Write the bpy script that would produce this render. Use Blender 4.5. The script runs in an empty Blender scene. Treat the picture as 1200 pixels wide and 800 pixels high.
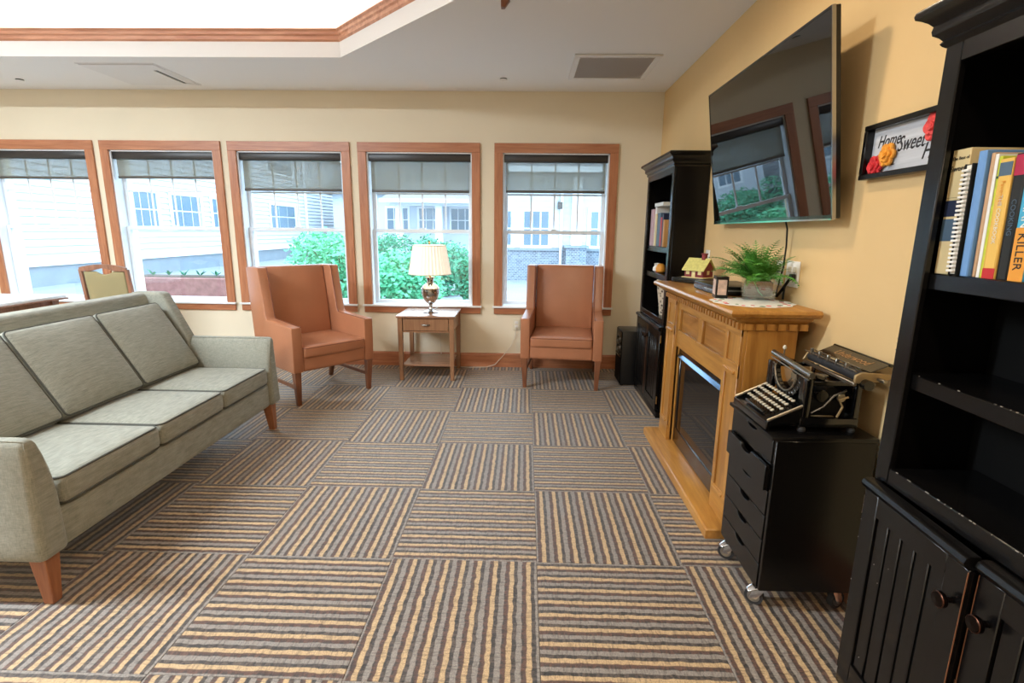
import bpy, bmesh, math, random
from mathutils import Vector, Matrix
random.seed(7)
C = bpy.context.scene.collection
PI = math.pi

# ------------------------------------------------------------------ camera, sky, lights, exposure
def cam_setup():
    f, yaw, pitch, roll = 609.16, -0.02396, 0.20978, 0.0112
    cy, sy, cp, sp = math.cos(yaw), math.sin(yaw), math.cos(pitch), math.sin(pitch)
    fwd = Vector((sy*cp, cy*cp, -sp)); right = Vector((cy, -sy, 0)); up = right.cross(fwd)
    r2 = right*math.cos(roll) + up*math.sin(roll); u2 = up*math.cos(roll) - right*math.sin(roll)
    cd = bpy.data.cameras.new('camera'); cd.sensor_width = 36; cd.lens = f/1200*36; cd.clip_start = .05; cd.clip_end = 300
    co = bpy.data.objects.new('camera', cd); C.objects.link(co)
    m = Matrix((r2, u2, -fwd)).transposed().to_4x4(); m.translation = Vector((-0.0679, -1.9427, 1.357))
    co.matrix_world = m
    bpy.context.scene.camera = co
cam_setup()
sc = bpy.context.scene
sc.view_settings.view_transform = 'Standard'; sc.view_settings.look = 'None'
sc.view_settings.exposure = 0.18; sc.view_settings.gamma = 1.0; sc.view_settings.use_curve_mapping = False
w = bpy.data.worlds.new('overcast_sky'); sc.world = w; w.use_nodes = True
w.node_tree.nodes['Background'].inputs[0].default_value = (0.60, 0.82, 1.0, 1)
w.node_tree.nodes['Background'].inputs[1].default_value = 6.2
def area_light(name, loc, sx, sy, power, color=(1, .955, .90), rot=(0, 0, 0), spread=PI):
    l = bpy.data.lights.new(name, 'AREA'); l.shape = 'RECTANGLE'; l.size = sx; l.size_y = sy; l.energy = power; l.color = color; l.spread = spread
    o = bpy.data.objects.new(name, l); C.objects.link(o); o.location = loc; o.rotation_euler = rot
    return o
def disk_light(name, loc, r, power, color=(1, .80, .56)):
    l = bpy.data.lights.new(name, 'AREA'); l.shape = 'DISK'; l.size = 2*r; l.energy = power; l.color = color
    o = bpy.data.objects.new(name, l); C.objects.link(o); o.location = loc
    return o
area_light('tray_linear_light', (-4.3, -0.85, 3.12), 3.2, .22, 410, (.80, .91, 1.0))
disk_light('downlight_by_tv', (.3, .42, 2.6), .07, 11)
for x, y in ((.3, -2.2), (-1.6, -4.3), (-4.6, -4.3), (.3, -4.6)):
    disk_light('fill_light', (x, y, 2.6), .08, 21)  # unseen lamps added as fill from behind the camera

# ------------------------------------------------------------------ helpers
def lin(c):
    out = []
    for v in c:
        v /= 255.0
        out.append(v/12.92 if v <= .04045 else ((v+.055)/1.055)**2.4)
    return (*out, 1.0)
def nodes_of(m):
    m.use_nodes = True
    nt = m.node_tree
    return nt, nt.nodes['Principled BSDF']
MATS = {}
def mat(name, col, rough=.5, metal=0.0, spec=.5, var=0.0, vscale=8.0, vstretch=(1, 1, 1), bump=0.0, bscale=200.0, emit=0.0, emitcol=None, coat=0.0, sheen=0.0):
    m = bpy.data.materials.new(name); nt, b = nodes_of(m); MATS[name] = m
    c = lin(col)
    b.inputs['Base Color'].default_value = c; b.inputs['Roughness'].default_value = rough
    b.inputs['Metallic'].default_value = metal; b.inputs['Specular IOR Level'].default_value = spec
    b.inputs['Coat Weight'].default_value = coat; b.inputs['Sheen Weight'].default_value = sheen
    tc = None
    if var or bump:
        tc = nt.nodes.new('ShaderNodeTexCoord')
    if var:
        mp = nt.nodes.new('ShaderNodeMapping'); mp.inputs['Scale'].default_value = vstretch
        nz = nt.nodes.new('ShaderNodeTexNoise'); nz.inputs['Scale'].default_value = vscale; nz.inputs['Detail'].default_value = 4
        cr = nt.nodes.new('ShaderNodeValToRGB')
        cr.color_ramp.elements[0].position = .3; cr.color_ramp.elements[1].position = .7
        cr.color_ramp.elements[0].color = (*[v*(1-var) for v in c[:3]], 1); cr.color_ramp.elements[1].color = (*[min(1, v*(1+var)) for v in c[:3]], 1)
        nt.links.new(tc.outputs['Object'], mp.inputs['Vector']); nt.links.new(mp.outputs[0], nz.inputs['Vector'])
        nt.links.new(nz.outputs[0], cr.inputs[0]); nt.links.new(cr.outputs[0], b.inputs['Base Color'])
    if bump:
        n2 = nt.nodes.new('ShaderNodeTexNoise'); n2.inputs['Scale'].default_value = bscale; n2.inputs['Detail'].default_value = 3
        bp = nt.nodes.new('ShaderNodeBump'); bp.inputs['Strength'].default_value = bump; bp.inputs['Distance'].default_value = .003
        nt.links.new(tc.outputs['Object'], n2.inputs['Vector']); nt.links.new(n2.outputs[0], bp.inputs['Height']); nt.links.new(bp.outputs[0], b.inputs['Normal'])
    if emit:
        b.inputs['Emission Color'].default_value = lin(emitcol or col); b.inputs['Emission Strength'].default_value = emit
    return m
def wood(name, dark, light, axis=2, scale=9.0, rough=.38, coat=.15):
    m = bpy.data.materials.new(name); nt, b = nodes_of(m); MATS[name] = m
    tc = nt.nodes.new('ShaderNodeTexCoord'); mp = nt.nodes.new('ShaderNodeMapping')
    s = [scale, scale, scale]; s[axis] = scale*.09
    mp.inputs['Scale'].default_value = s
    nz = nt.nodes.new('ShaderNodeTexNoise'); nz.inputs['Scale'].default_value = 2.2; nz.inputs['Detail'].default_value = 8; nz.inputs['Distortion'].default_value = 1.6
    n2 = nt.nodes.new('ShaderNodeTexNoise'); n2.inputs['Scale'].default_value = 14; n2.inputs['Detail'].default_value = 3
    mx = nt.nodes.new('ShaderNodeMath'); mx.operation = 'MULTIPLY_ADD'; mx.inputs[1].default_value = .35
    cr = nt.nodes.new('ShaderNodeValToRGB'); cr.color_ramp.elements[0].position = .42; cr.color_ramp.elements[1].position = .88
    cr.color_ramp.elements[0].color = lin(dark); cr.color_ramp.elements[1].color = lin(light)
    nt.links.new(tc.outputs['Object'], mp.inputs['Vector'])
    nt.links.new(mp.outputs[0], nz.inputs['Vector']); nt.links.new(mp.outputs[0], n2.inputs['Vector'])
    nt.links.new(n2.outputs[0], mx.inputs[0]); nt.links.new(nz.outputs[0], mx.inputs[2])
    nt.links.new(mx.outputs[0], cr.inputs[0]); nt.links.new(cr.outputs[0], b.inputs['Base Color'])
    b.inputs['Roughness'].default_value = rough; b.inputs['Coat Weight'].default_value = coat; b.inputs['Coat Roughness'].default_value = .25
    return m
def see_through(name, tint, gloss_rough=.0, gloss=.06, transp=(1, 1, 1), diffuse=None, dmix=0.0):
    m = bpy.data.materials.new(name); m.use_nodes = True; nt = m.node_tree; MATS[name] = m
    nt.nodes.remove(nt.nodes['Principled BSDF']); out = nt.nodes['Material Output']
    t = nt.nodes.new('ShaderNodeBsdfTransparent'); t.inputs[0].default_value = (*transp, 1)
    g = nt.nodes.new('ShaderNodeBsdfGlossy'); g.inputs[0].default_value = (*tint, 1); g.inputs['Roughness'].default_value = gloss_rough
    mx = nt.nodes.new('ShaderNodeMixShader'); mx.inputs[0].default_value = gloss
    nt.links.new(t.outputs[0], mx.inputs[1]); nt.links.new(g.outputs[0], mx.inputs[2])
    last = mx
    if diffuse:
        d = nt.nodes.new('ShaderNodeBsdfDiffuse'); d.inputs[0].default_value = lin(diffuse)
        tl = nt.nodes.new('ShaderNodeBsdfTranslucent'); tl.inputs[0].default_value = lin(diffuse)
        dm = nt.nodes.new('ShaderNodeMixShader'); dm.inputs[0].default_value = .45
        nt.links.new(d.outputs[0], dm.inputs[1]); nt.links.new(tl.outputs[0], dm.inputs[2])
        m2 = nt.nodes.new('ShaderNodeMixShader'); m2.inputs[0].default_value = dmix
        nt.links.new(mx.outputs[0], m2.inputs[1]); nt.links.new(dm.outputs[0], m2.inputs[2]); last = m2
    nt.links.new(last.outputs[0], out.inputs['Surface'])
    return m

class G:
    """collects shapes for one mesh"""
    def __init__(s): s.v = []; s.f = []
    def add(s, vs, fs):
        n = len(s.v); s.v += [tuple(p) for p in vs]; s.f += [tuple(i+n for i in f) for f in fs]; return s
    def box(s, x0, y0, z0, x1, y1, z1):
        x0, x1 = sorted((x0, x1)); y0, y1 = sorted((y0, y1)); z0, z1 = sorted((z0, z1))
        return s.hexa([(x0, y0, z0), (x1, y0, z0), (x1, y1, z0), (x0, y1, z0), (x0, y0, z1), (x1, y0, z1), (x1, y1, z1), (x0, y1, z1)])
    def hexa(s, p):
        return s.add(p, [(0, 3, 2, 1), (4, 5, 6, 7), (0, 1, 5, 4), (1, 2, 6, 5), (2, 3, 7, 6), (3, 0, 4, 7)])
    def taper(s, c0, h0, c1, h1):
        """square-section leg: centre/half-size at bottom and top"""
        q = []
        for c, h in ((c0, h0), (c1, h1)):
            hx, hy = (h, h) if not isinstance(h, tuple) else h
            q += [(c[0]-hx, c[1]-hy, c[2]), (c[0]+hx, c[1]-hy, c[2]), (c[0]+hx, c[1]+hy, c[2]), (c[0]-hx, c[1]+hy, c[2])]
        return s.hexa(q)
    def prism(s, poly, axis, a0, a1):
        def P(p, a): return (a, p[0], p[1]) if axis == 'x' else (p[0], a, p[1]) if axis == 'y' else (p[0], p[1], a)
        n = len(poly)
        vs = [P(p, a0) for p in poly] + [P(p, a1) for p in poly]
        return s.add(vs, [tuple(range(n))[::-1], tuple(range(n, 2*n))] + [(i, (i+1) % n, n+(i+1) % n, n+i) for i in range(n)])
    def cyl(s, p0, p1, r0, r1=None, n=16, caps=True):
        r1 = r0 if r1 is None else r1
        p0, p1 = Vector(p0), Vector(p1); d = (p1-p0).normalized()
        a = d.orthogonal().normalized(); b = d.cross(a)
        vs = []
        for p, r in ((p0, r0), (p1, r1)):
            vs += [p + (a*math.cos(2*PI*i/n) + b*math.sin(2*PI*i/n))*r for i in range(n)]
        fs = [(i, (i+1) % n, n+(i+1) % n, n+i) for i in range(n)]
        if caps: fs += [tuple(range(n))[::-1], tuple(range(n, 2*n))]
        return s.add(vs, fs)
    def lathe(s, prof, c=(0, 0, 0), n=32, axis='z', flute=0):
        vs = []; k = len(prof)
        for (r, z) in prof:
            for i in range(n):
                a = 2*PI*i/n; rr = r*(1 + (flute if i % 2 else 0))
                q = (rr*math.cos(a), rr*math.sin(a), z)
                if axis == 'x': q = (q[2], q[0], q[1])
                if axis == 'y': q = (q[0], q[2], q[1])
                vs.append((q[0]+c[0], q[1]+c[1], q[2]+c[2]))
        fs = [(j*n+i, j*n+(i+1) % n, (j+1)*n+(i+1) % n, (j+1)*n+i) for j in range(k-1) for i in range(n)]
        if prof[0][0] > 1e-6: fs.append(tuple(range(n))[::-1])
        if prof[-1][0] > 1e-6: fs.append(tuple(range((k-1)*n, k*n)))
        return s.add(vs, fs)
    def tube(s, pts, r, n=8, closed=False):
        pts = [Vector(p) for p in pts]; k = len(pts); vs = []; up = Vector((0, 0, 1))
        prev = None
        for i, p in enumerate(pts):
            if closed: d = pts[(i+1) % k] - pts[i-1]
            else: d = pts[min(i+1, k-1)] - pts[max(i-1, 0)]
            d.normalize()
            if prev is None: a = d.orthogonal().normalized()
            else:
                a = prev - d*prev.dot(d)
                a = a.normalized() if a.length > 1e-6 else d.orthogonal().normalized()
            prev = a; b = d.cross(a)
            rr = r[i] if isinstance(r, (list, tuple)) else r
            vs += [p + (a*math.cos(2*PI*j/n) + b*math.sin(2*PI*j/n))*rr for j in range(n)]
        fs = []
        for i in range(k if closed else k-1):
            i2 = (i+1) % k
            fs += [(i*n+j, i*n+(j+1) % n, i2*n+(j+1) % n, i2*n+j) for j in range(n)]
        if not closed: fs += [tuple(range(n))[::-1], tuple(range((k-1)*n, k*n))]
        return s.add(vs, fs)
    def rbox(s, c, h, r, n=5, fn=None, crown=(0, 0, 0)):
        """rounded, optionally puffed box; fn(u,v,w,p) reshapes it (u,v,w in -1..1)"""
        def axis(a, rr):
            rr = min(rr, a*.98); base = [-a, -a+rr*.12, -a+rr*.4, -a+rr]; inner = [(-a+rr) + (2*a-2*rr)*i/n for i in range(1, n)]
            return base + inner + [-x for x in base[::-1]]
        ax = [axis(h[i], r) for i in range(3)]
        idx = {}; 
        def put(q):
            key = (round(q[0], 5), round(q[1], 5), round(q[2], 5))
            if key in idx: return idx[key]
            inn = [max(-(h[i]-min(r, h[i]*.98)), min(h[i]-min(r, h[i]*.98), q[i])) for i in range(3)]
            d = Vector([q[i]-inn[i] for i in range(3)])
            p = Vector(inn) + (d.normalized()*min(r, min(h)*.98) if d.length > 1e-7 else d)
            u, v, w = (q[i]/h[i] for i in range(3))
            p.x += math.copysign(crown[0]*(1-v*v)*(1-w*w), u) if abs(u) > .5 else 0
            p.y += math.copysign(crown[1]*(1-u*u)*(1-w*w), v) if abs(v) > .5 else 0
            p.z += math.copysign(crown[2]*(1-u*u)*(1-v*v), w) if abs(w) > .5 else 0
            if fn: p = Vector(fn(u, v, w, p))
            s.v.append((p.x+c[0], p.y+c[1], p.z+c[2])); idx[key] = len(s.v)-1
            return idx[key]
        for a in range(3):
            b, d = (a+1) % 3, (a+2) % 3
            for sgn in (-1, 1):
                for i in range(len(ax[b])-1):
                    for j in range(len(ax[d])-1):
                        qs = []
                        for (ii, jj) in ((i, j), (i+1, j), (i+1, j+1), (i, j+1)):
                            q = [0, 0, 0]; q[a] = sgn*h[a]; q[b] = ax[b][ii]; q[d] = ax[d][jj]; qs.append(put(q))
                        s.f.append(tuple(qs if sgn > 0 else qs[::-1]))
        return s
    def loft3(s, prof, xf, xb, y0, y1):
        """moulding wrapped round front (-x) and both ends; prof = [(overhang, z)]"""
        vs = []
        for o, z in prof:
            vs += [(xb, y0-o, z), (xf-o, y0-o, z), (xf-o, y1+o, z), (xb, y1+o, z)]
        k = len(prof)
        fs = [(j*4+i, j*4+i+1, (j+1)*4+i+1, (j+1)*4+i) for j in range(k-1) for i in range(3)]
        fs += [(j*4+3, j*4, (j+1)*4, (j+1)*4+3) for j in range(k-1)]
        fs += [(0, 1, 2, 3)[::-1], tuple((k-1)*4+i for i in range(4))]
        return s.add(vs, fs)
    def quad(s, a, b, c, d): return s.add([a, b, c, d], [(0, 1, 2, 3)])
    def xform(s, M, start=0):
        s.v[start:] = [tuple(M @ Vector(p)) for p in s.v[start:]]; return s
    def mesh(s, name, m, bevel=0.0, seg=2, smooth=None, inv=None):
        me = bpy.data.meshes.new(name)
        vs = s.v if inv is None else [tuple(inv @ Vector(p)) for p in s.v]
        me.from_pydata(vs, [], s.f)
        bm = bmesh.new(); bm.from_mesh(me)
        bmesh.ops.recalc_face_normals(bm, faces=bm.faces)
        if bevel:
            es = [e for e in bm.edges if len(e.link_faces) == 2 and e.calc_face_angle(0) > .5]
            bmesh.ops.bevel(bm, geom=es, offset=bevel, segments=seg, affect='EDGES', clamp_overlap=True, profile=.5)
        bm.to_mesh(me); bm.free()
        if smooth is None: smooth = bevel > 0
        if smooth:
            me.polygons.foreach_set('use_smooth', [True]*len(me.polygons))
            me.set_sharp_from_angle(angle=math.radians(38))
        me.materials.append(MATS[m] if isinstance(m, str) else m)
        me.update()
        return me
    def build(s, name, m, parent=None, bevel=0.0, seg=2, smooth=None):
        inv = None
        if parent is not None:
            r = parent
            while r.parent: r = r.parent
            if r.name in WORLD: inv = WORLD[r.name]
        o = bpy.data.objects.new(name, s.mesh(name, m, bevel, seg, smooth, inv)); C.objects.link(o)
        if parent is not None: o.parent = parent
        return o
WORLD = {}
def tag(o, label=None, cat=None, group=None, kind=None):
    if label: o['label'] = label
    if cat: o['category'] = cat
    if group: o['group'] = group
    if kind: o['kind'] = kind
    return o
def thing(name, label, cat, loc=(0, 0, 0), rz=0.0, group=None, world=True):
    """an Empty at the base; with world=True its parts are given in world coordinates"""
    o = bpy.data.objects.new(name, None); C.objects.link(o); o.empty_display_size = .05
    o.location = loc; o.rotation_euler = (0, 0, rz)
    if world: WORLD[o.name] = (Matrix.Translation(loc) @ Matrix.Rotation(rz, 4, 'Z')).inverted()
    return tag(o, label, cat, group)
def struct(name, g, m, parent=None, bevel=0.0):
    o = g.build(name, m, parent, bevel)
    if parent is None: o['kind'] = 'structure'
    return o
def copy_part(src, parent, loc=None, rot=None, name=None):
    c = src.copy(); c.parent = parent; C.objects.link(c)
    if name: c.name = name
    if loc is not None: c.location = loc
    if rot is not None: c.rotation_euler = rot
    return c
def copy_thing(root, loc, rz, label):
    r = root.copy(); C.objects.link(r); r.location = loc; r.rotation_euler = (0, 0, rz); r['label'] = label
    for ch in [c for c in bpy.data.objects if c.parent == root]:
        k = ch.copy(); k.parent = r; C.objects.link(k)
        for g2 in [c for c in bpy.data.objects if c.parent == ch]:
            k2 = g2.copy(); k2.parent = k; C.objects.link(k2)
    return r
def text(name, body, size, m, parent, M, extrude=.0006, shear=0.0, align='CENTER', sx=1.0, bold=0.0):
    cu = bpy.data.curves.new(name, 'FONT'); cu.body = body; cu.size = size; cu.extrude = extrude; cu.shear = shear
    cu.align_x = align; cu.align_y = 'CENTER'; cu.resolution_u = 3; cu.offset = bold
    t = bpy.data.objects.new(name, cu); C.objects.link(t)
    dg = bpy.context.evaluated_depsgraph_get()
    me = bpy.data.meshes.new_from_object(t.evaluated_get(dg)); bpy.data.objects.remove(t)
    r = parent
    while r.parent: r = r.parent
    inv = WORLD.get(r.name, Matrix.Identity(4))
    me.transform(inv @ M @ Matrix.Diagonal((sx, 1, 1, 1)))
    me.materials.clear(); me.materials.append(MATS[m])
    o = bpy.data.objects.new(name, me); C.objects.link(o); o.parent = parent
    return o
def frame_mat(origin, xdir, ydir):
    x = Vector(xdir).normalized(); y = Vector(ydir).normalized(); z = x.cross(y)
    M = Matrix((x, y, z)).transposed().to_4x4(); M.translation = Vector(origin); return M

# ------------------------------------------------------------------ materials
mat('wall_paint', (232, 221, 197), .75, spec=.3, var=.03, vscale=1.5, bump=.12, bscale=260)
mat('right_wall_paint', (222, 190, 138), .7, spec=.3, var=.03, vscale=1.5, bump=.12, bscale=260)  # right wall only, tanner than the other walls
mat('ceiling_paint', (236, 234, 232), .85, spec=.2, bump=.08, bscale=300)
mat('white_paint', (238, 240, 242), .45)
mat('white_vinyl', (232, 238, 244), .35)
mat('dark_seam', (58, 50, 45), .95)
wood('trim_wood', (156, 92, 60), (192, 130, 92), 2, 8)
wood('trim_wood_flat', (156, 92, 60), (192, 130, 92), 0, 8)
wood('moulding_wood', (176, 116, 86), (214, 158, 126), 0, 8)  # trim wood made lighter: the tray's light is put into the colour
wood('moulding_wood_lit_y', (176, 116, 86), (214, 158, 126), 1, 8)  # same lightened wood, grain along y
wood('oak', (148, 96, 40), (188, 136, 66), 2, 7, .32, .25)
wood('oak_y', (148, 96, 40), (188, 136, 66), 1, 7, .32, .25)
wood('oak_panel', (142, 90, 36), (180, 126, 60), 1, 5, .32, .25)
wood('table_wood', (128, 88, 60), (160, 116, 82), 2, 9)
wood('table_wood_x', (136, 96, 72), (166, 124, 96), 0, 9, .25, .4)
wood('leg_wood', (104, 60, 38), (136, 86, 58), 2, 12)
wood('sofa_leg_wood', (134, 80, 48), (166, 108, 70), 2, 12)
wood('dining_wood', (120, 78, 56), (158, 110, 84), 2, 10)
mat('black_lacquer', (11, 10, 10), .24, spec=.4, var=.25, vscale=6)
mat('black_lacquer_shaded', (7, 6, 6), .3, spec=.25)  # darker copy of the lacquer; the shade on side faces is in the colour
mat('black_inside', (5, 5, 5), .6, spec=.2)
mat('worn_edge', (120, 74, 44), .6)
mat('black_laminate', (11, 10, 10), .26, spec=.4)
mat('black_plastic', (16, 17, 19), .35)
mat('black_metal', (7, 7, 8), .2, spec=.6, coat=.4)
mat('steel', (170, 170, 168), .28, metal=1.0)
mat('aged_steel', (150, 144, 132), .38, metal=1.0)
mat('chrome', (205, 208, 212), .12, metal=1.0)
mat('bronze', (40, 32, 30), .28, metal=1.0)
mat('copper_edge', (96, 62, 48), .35, metal=1.0)
mat('hood_blue_reflection', (58, 84, 110), .1, metal=1.0)  # dark metal tinted blue to stand for the window's reflection
mat('brass', (170, 140, 90), .35, metal=1.0)
mat('rubber', (40, 40, 42), .7)
mat('screen_glass', (3, 3, 4), .02, spec=1.0)
mat('fire_glass', (10, 10, 11), .06, spec=.6)
mat('vinyl', (172, 114, 82), .3, spec=.5, var=.05, vscale=5, bump=.15, bscale=420)
mat('vinyl_seam', (120, 66, 42), .5)
mat('sofa_piping', (74, 74, 66), .8)
mat('cream_plastic', (222, 214, 192), .4)
mat('white_plastic', (234, 232, 226), .4)
mat('shade_cassette', (40, 38, 38), .35, spec=.5)
mat('hem_bar', (86, 82, 76), .5)
mat('diffuser_white', (226, 224, 222), .6)
mat('grille_grey', (214, 206, 200), .7)
mat('dark_gap', (40, 44, 48), .8)
mat('olive_fabric', (150, 138, 100), .85, bump=.2, bscale=500)
mat('lampshade', (236, 226, 206), .8, emit=.5, emitcol=(255, 244, 226))
mat('pewter', (186, 184, 182), .2, metal=1.0, var=.12, vscale=20)
mat('fern_green', (84, 150, 54), .5, var=.35, vscale=30)
mat('house_red', (120, 36, 40), .6)
mat('house_roof', (206, 200, 120), .6, var=.15, vscale=60)
mat('house_cream', (220, 205, 150), .6)
mat('photo_print', (206, 176, 160), .4, var=.25, vscale=40)
mat('doily_white', (228, 228, 222), .8, var=.06, vscale=60)
mat('doily_red', (180, 40, 50), .8)
mat('doily_green', (70, 110, 70), .8)
mat('rose_red', (205, 40, 48), .6, var=.2, vscale=40)
mat('rose_coral', (226, 72, 70), .6, var=.2, vscale=40)
mat('rose_yellow', (242, 160, 50), .6, var=.2, vscale=40)
mat('petal_leaf', (90, 70, 60), .7)
mat('sign_board', (196, 200, 208), .6, var=.12, vscale=5, vstretch=(1, 1, 14))
mat('ink', (28, 28, 32), .6)
mat('gold_print', (196, 150, 100), .45, metal=.6)
mat('key_white', (196, 190, 172), .35)
mat('tw_tan', (170, 146, 106), .4, metal=.5)
mat('tw_red', (130, 54, 46), .5)
mat('paper', (232, 228, 214), .8)
mat('cord_white', (214, 206, 190), .5)
mat('cord_black', (18, 18, 18), .5)
mat('leopard', (196, 176, 150), .45)
mat('siding_white', (200, 208, 216), .7)
mat('foundation', (128, 140, 150), .85, var=.08, vscale=2)
mat('pavement', (140, 148, 156), .9, var=.06, vscale=1.5)
mat('lawn', (92, 140, 84), .95, var=.3, vscale=6)
mat('roof_shingle', (128, 134, 140), .9, var=.15, vscale=14)
mat('ext_glass', (96, 122, 140), .12, spec=.7)
mat('ext_trim', (240, 242, 244), .6)
mat('leaf_light', (96, 186, 140), .6, var=.35, vscale=9)
mat('leaf_mid', (52, 140, 104), .6, var=.35, vscale=9)
mat('stem_brown', (92, 72, 54), .8)
mat('planter_clay', (150, 104, 100), .8, var=.2, vscale=12)
mat('soil', (70, 56, 46), .95)
see_through('window_glass', (1, 1, 1), 0, .045)
see_through('vase_glass', (1, 1, 1), .02, .16, (.9, .93, .92))
see_through('shade_fabric', (1, 1, 1), .5, .0, (.72, .74, .74), (172, 165, 148), .5)

def sofa_material():
    m = bpy.data.materials.new('sofa_fabric'); nt, b = nodes_of(m); MATS['sofa_fabric'] = m
    tc = nt.nodes.new('ShaderNodeTexCoord'); vals = []
    for st in ((60, 16, 460), (460, 16, 60), (40, 460, 40)):
        mp = nt.nodes.new('ShaderNodeMapping'); mp.inputs['Scale'].default_value = st
        nz = nt.nodes.new('ShaderNodeTexNoise'); nz.inputs['Scale'].default_value = 1; nz.inputs['Detail'].default_value = 2
        nt.links.new(tc.outputs['Object'], mp.inputs['Vector']); nt.links.new(mp.outputs[0], nz.inputs['Vector']); vals.append(nz)
    a = nt.nodes.new('ShaderNodeMath'); a.operation = 'ADD'; nt.links.new(vals[0].outputs[0], a.inputs[0]); nt.links.new(vals[1].outputs[0], a.inputs[1])
    a2 = nt.nodes.new('ShaderNodeMath'); a2.operation = 'MULTIPLY_ADD'; a2.inputs[1].default_value = .5
    nt.links.new(vals[2].outputs[0], a2.inputs[0]); nt.links.new(a.outputs[0], a2.inputs[2])
    cr = nt.nodes.new('ShaderNodeValToRGB'); cr.color_ramp.elements[0].position = .38; cr.color_ramp.elements[1].position = .86
    dv = nt.nodes.new('ShaderNodeMath'); dv.operation = 'MULTIPLY'; dv.inputs[1].default_value = .5; nt.links.new(a2.outputs[0], dv.inputs[0])
    cr.color_ramp.elements[0].color = lin((112, 113, 102)); cr.color_ramp.elements[1].color = lin((158, 157, 143))
    nt.links.new(dv.outputs[0], cr.inputs[0]); nt.links.new(cr.outputs[0], b.inputs['Base Color'])
    bp = nt.nodes.new('ShaderNodeBump'); bp.inputs['Strength'].default_value = .25; bp.inputs['Distance'].default_value = .002
    nt.links.new(a2.outputs[0], bp.inputs['Height']); nt.links.new(bp.outputs[0], b.inputs['Normal'])
    b.inputs['Roughness'].default_value = .85; b.inputs['Sheen Weight'].default_value = .2; b.inputs['Specular IOR Level'].default_value = .25
sofa_material()

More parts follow.
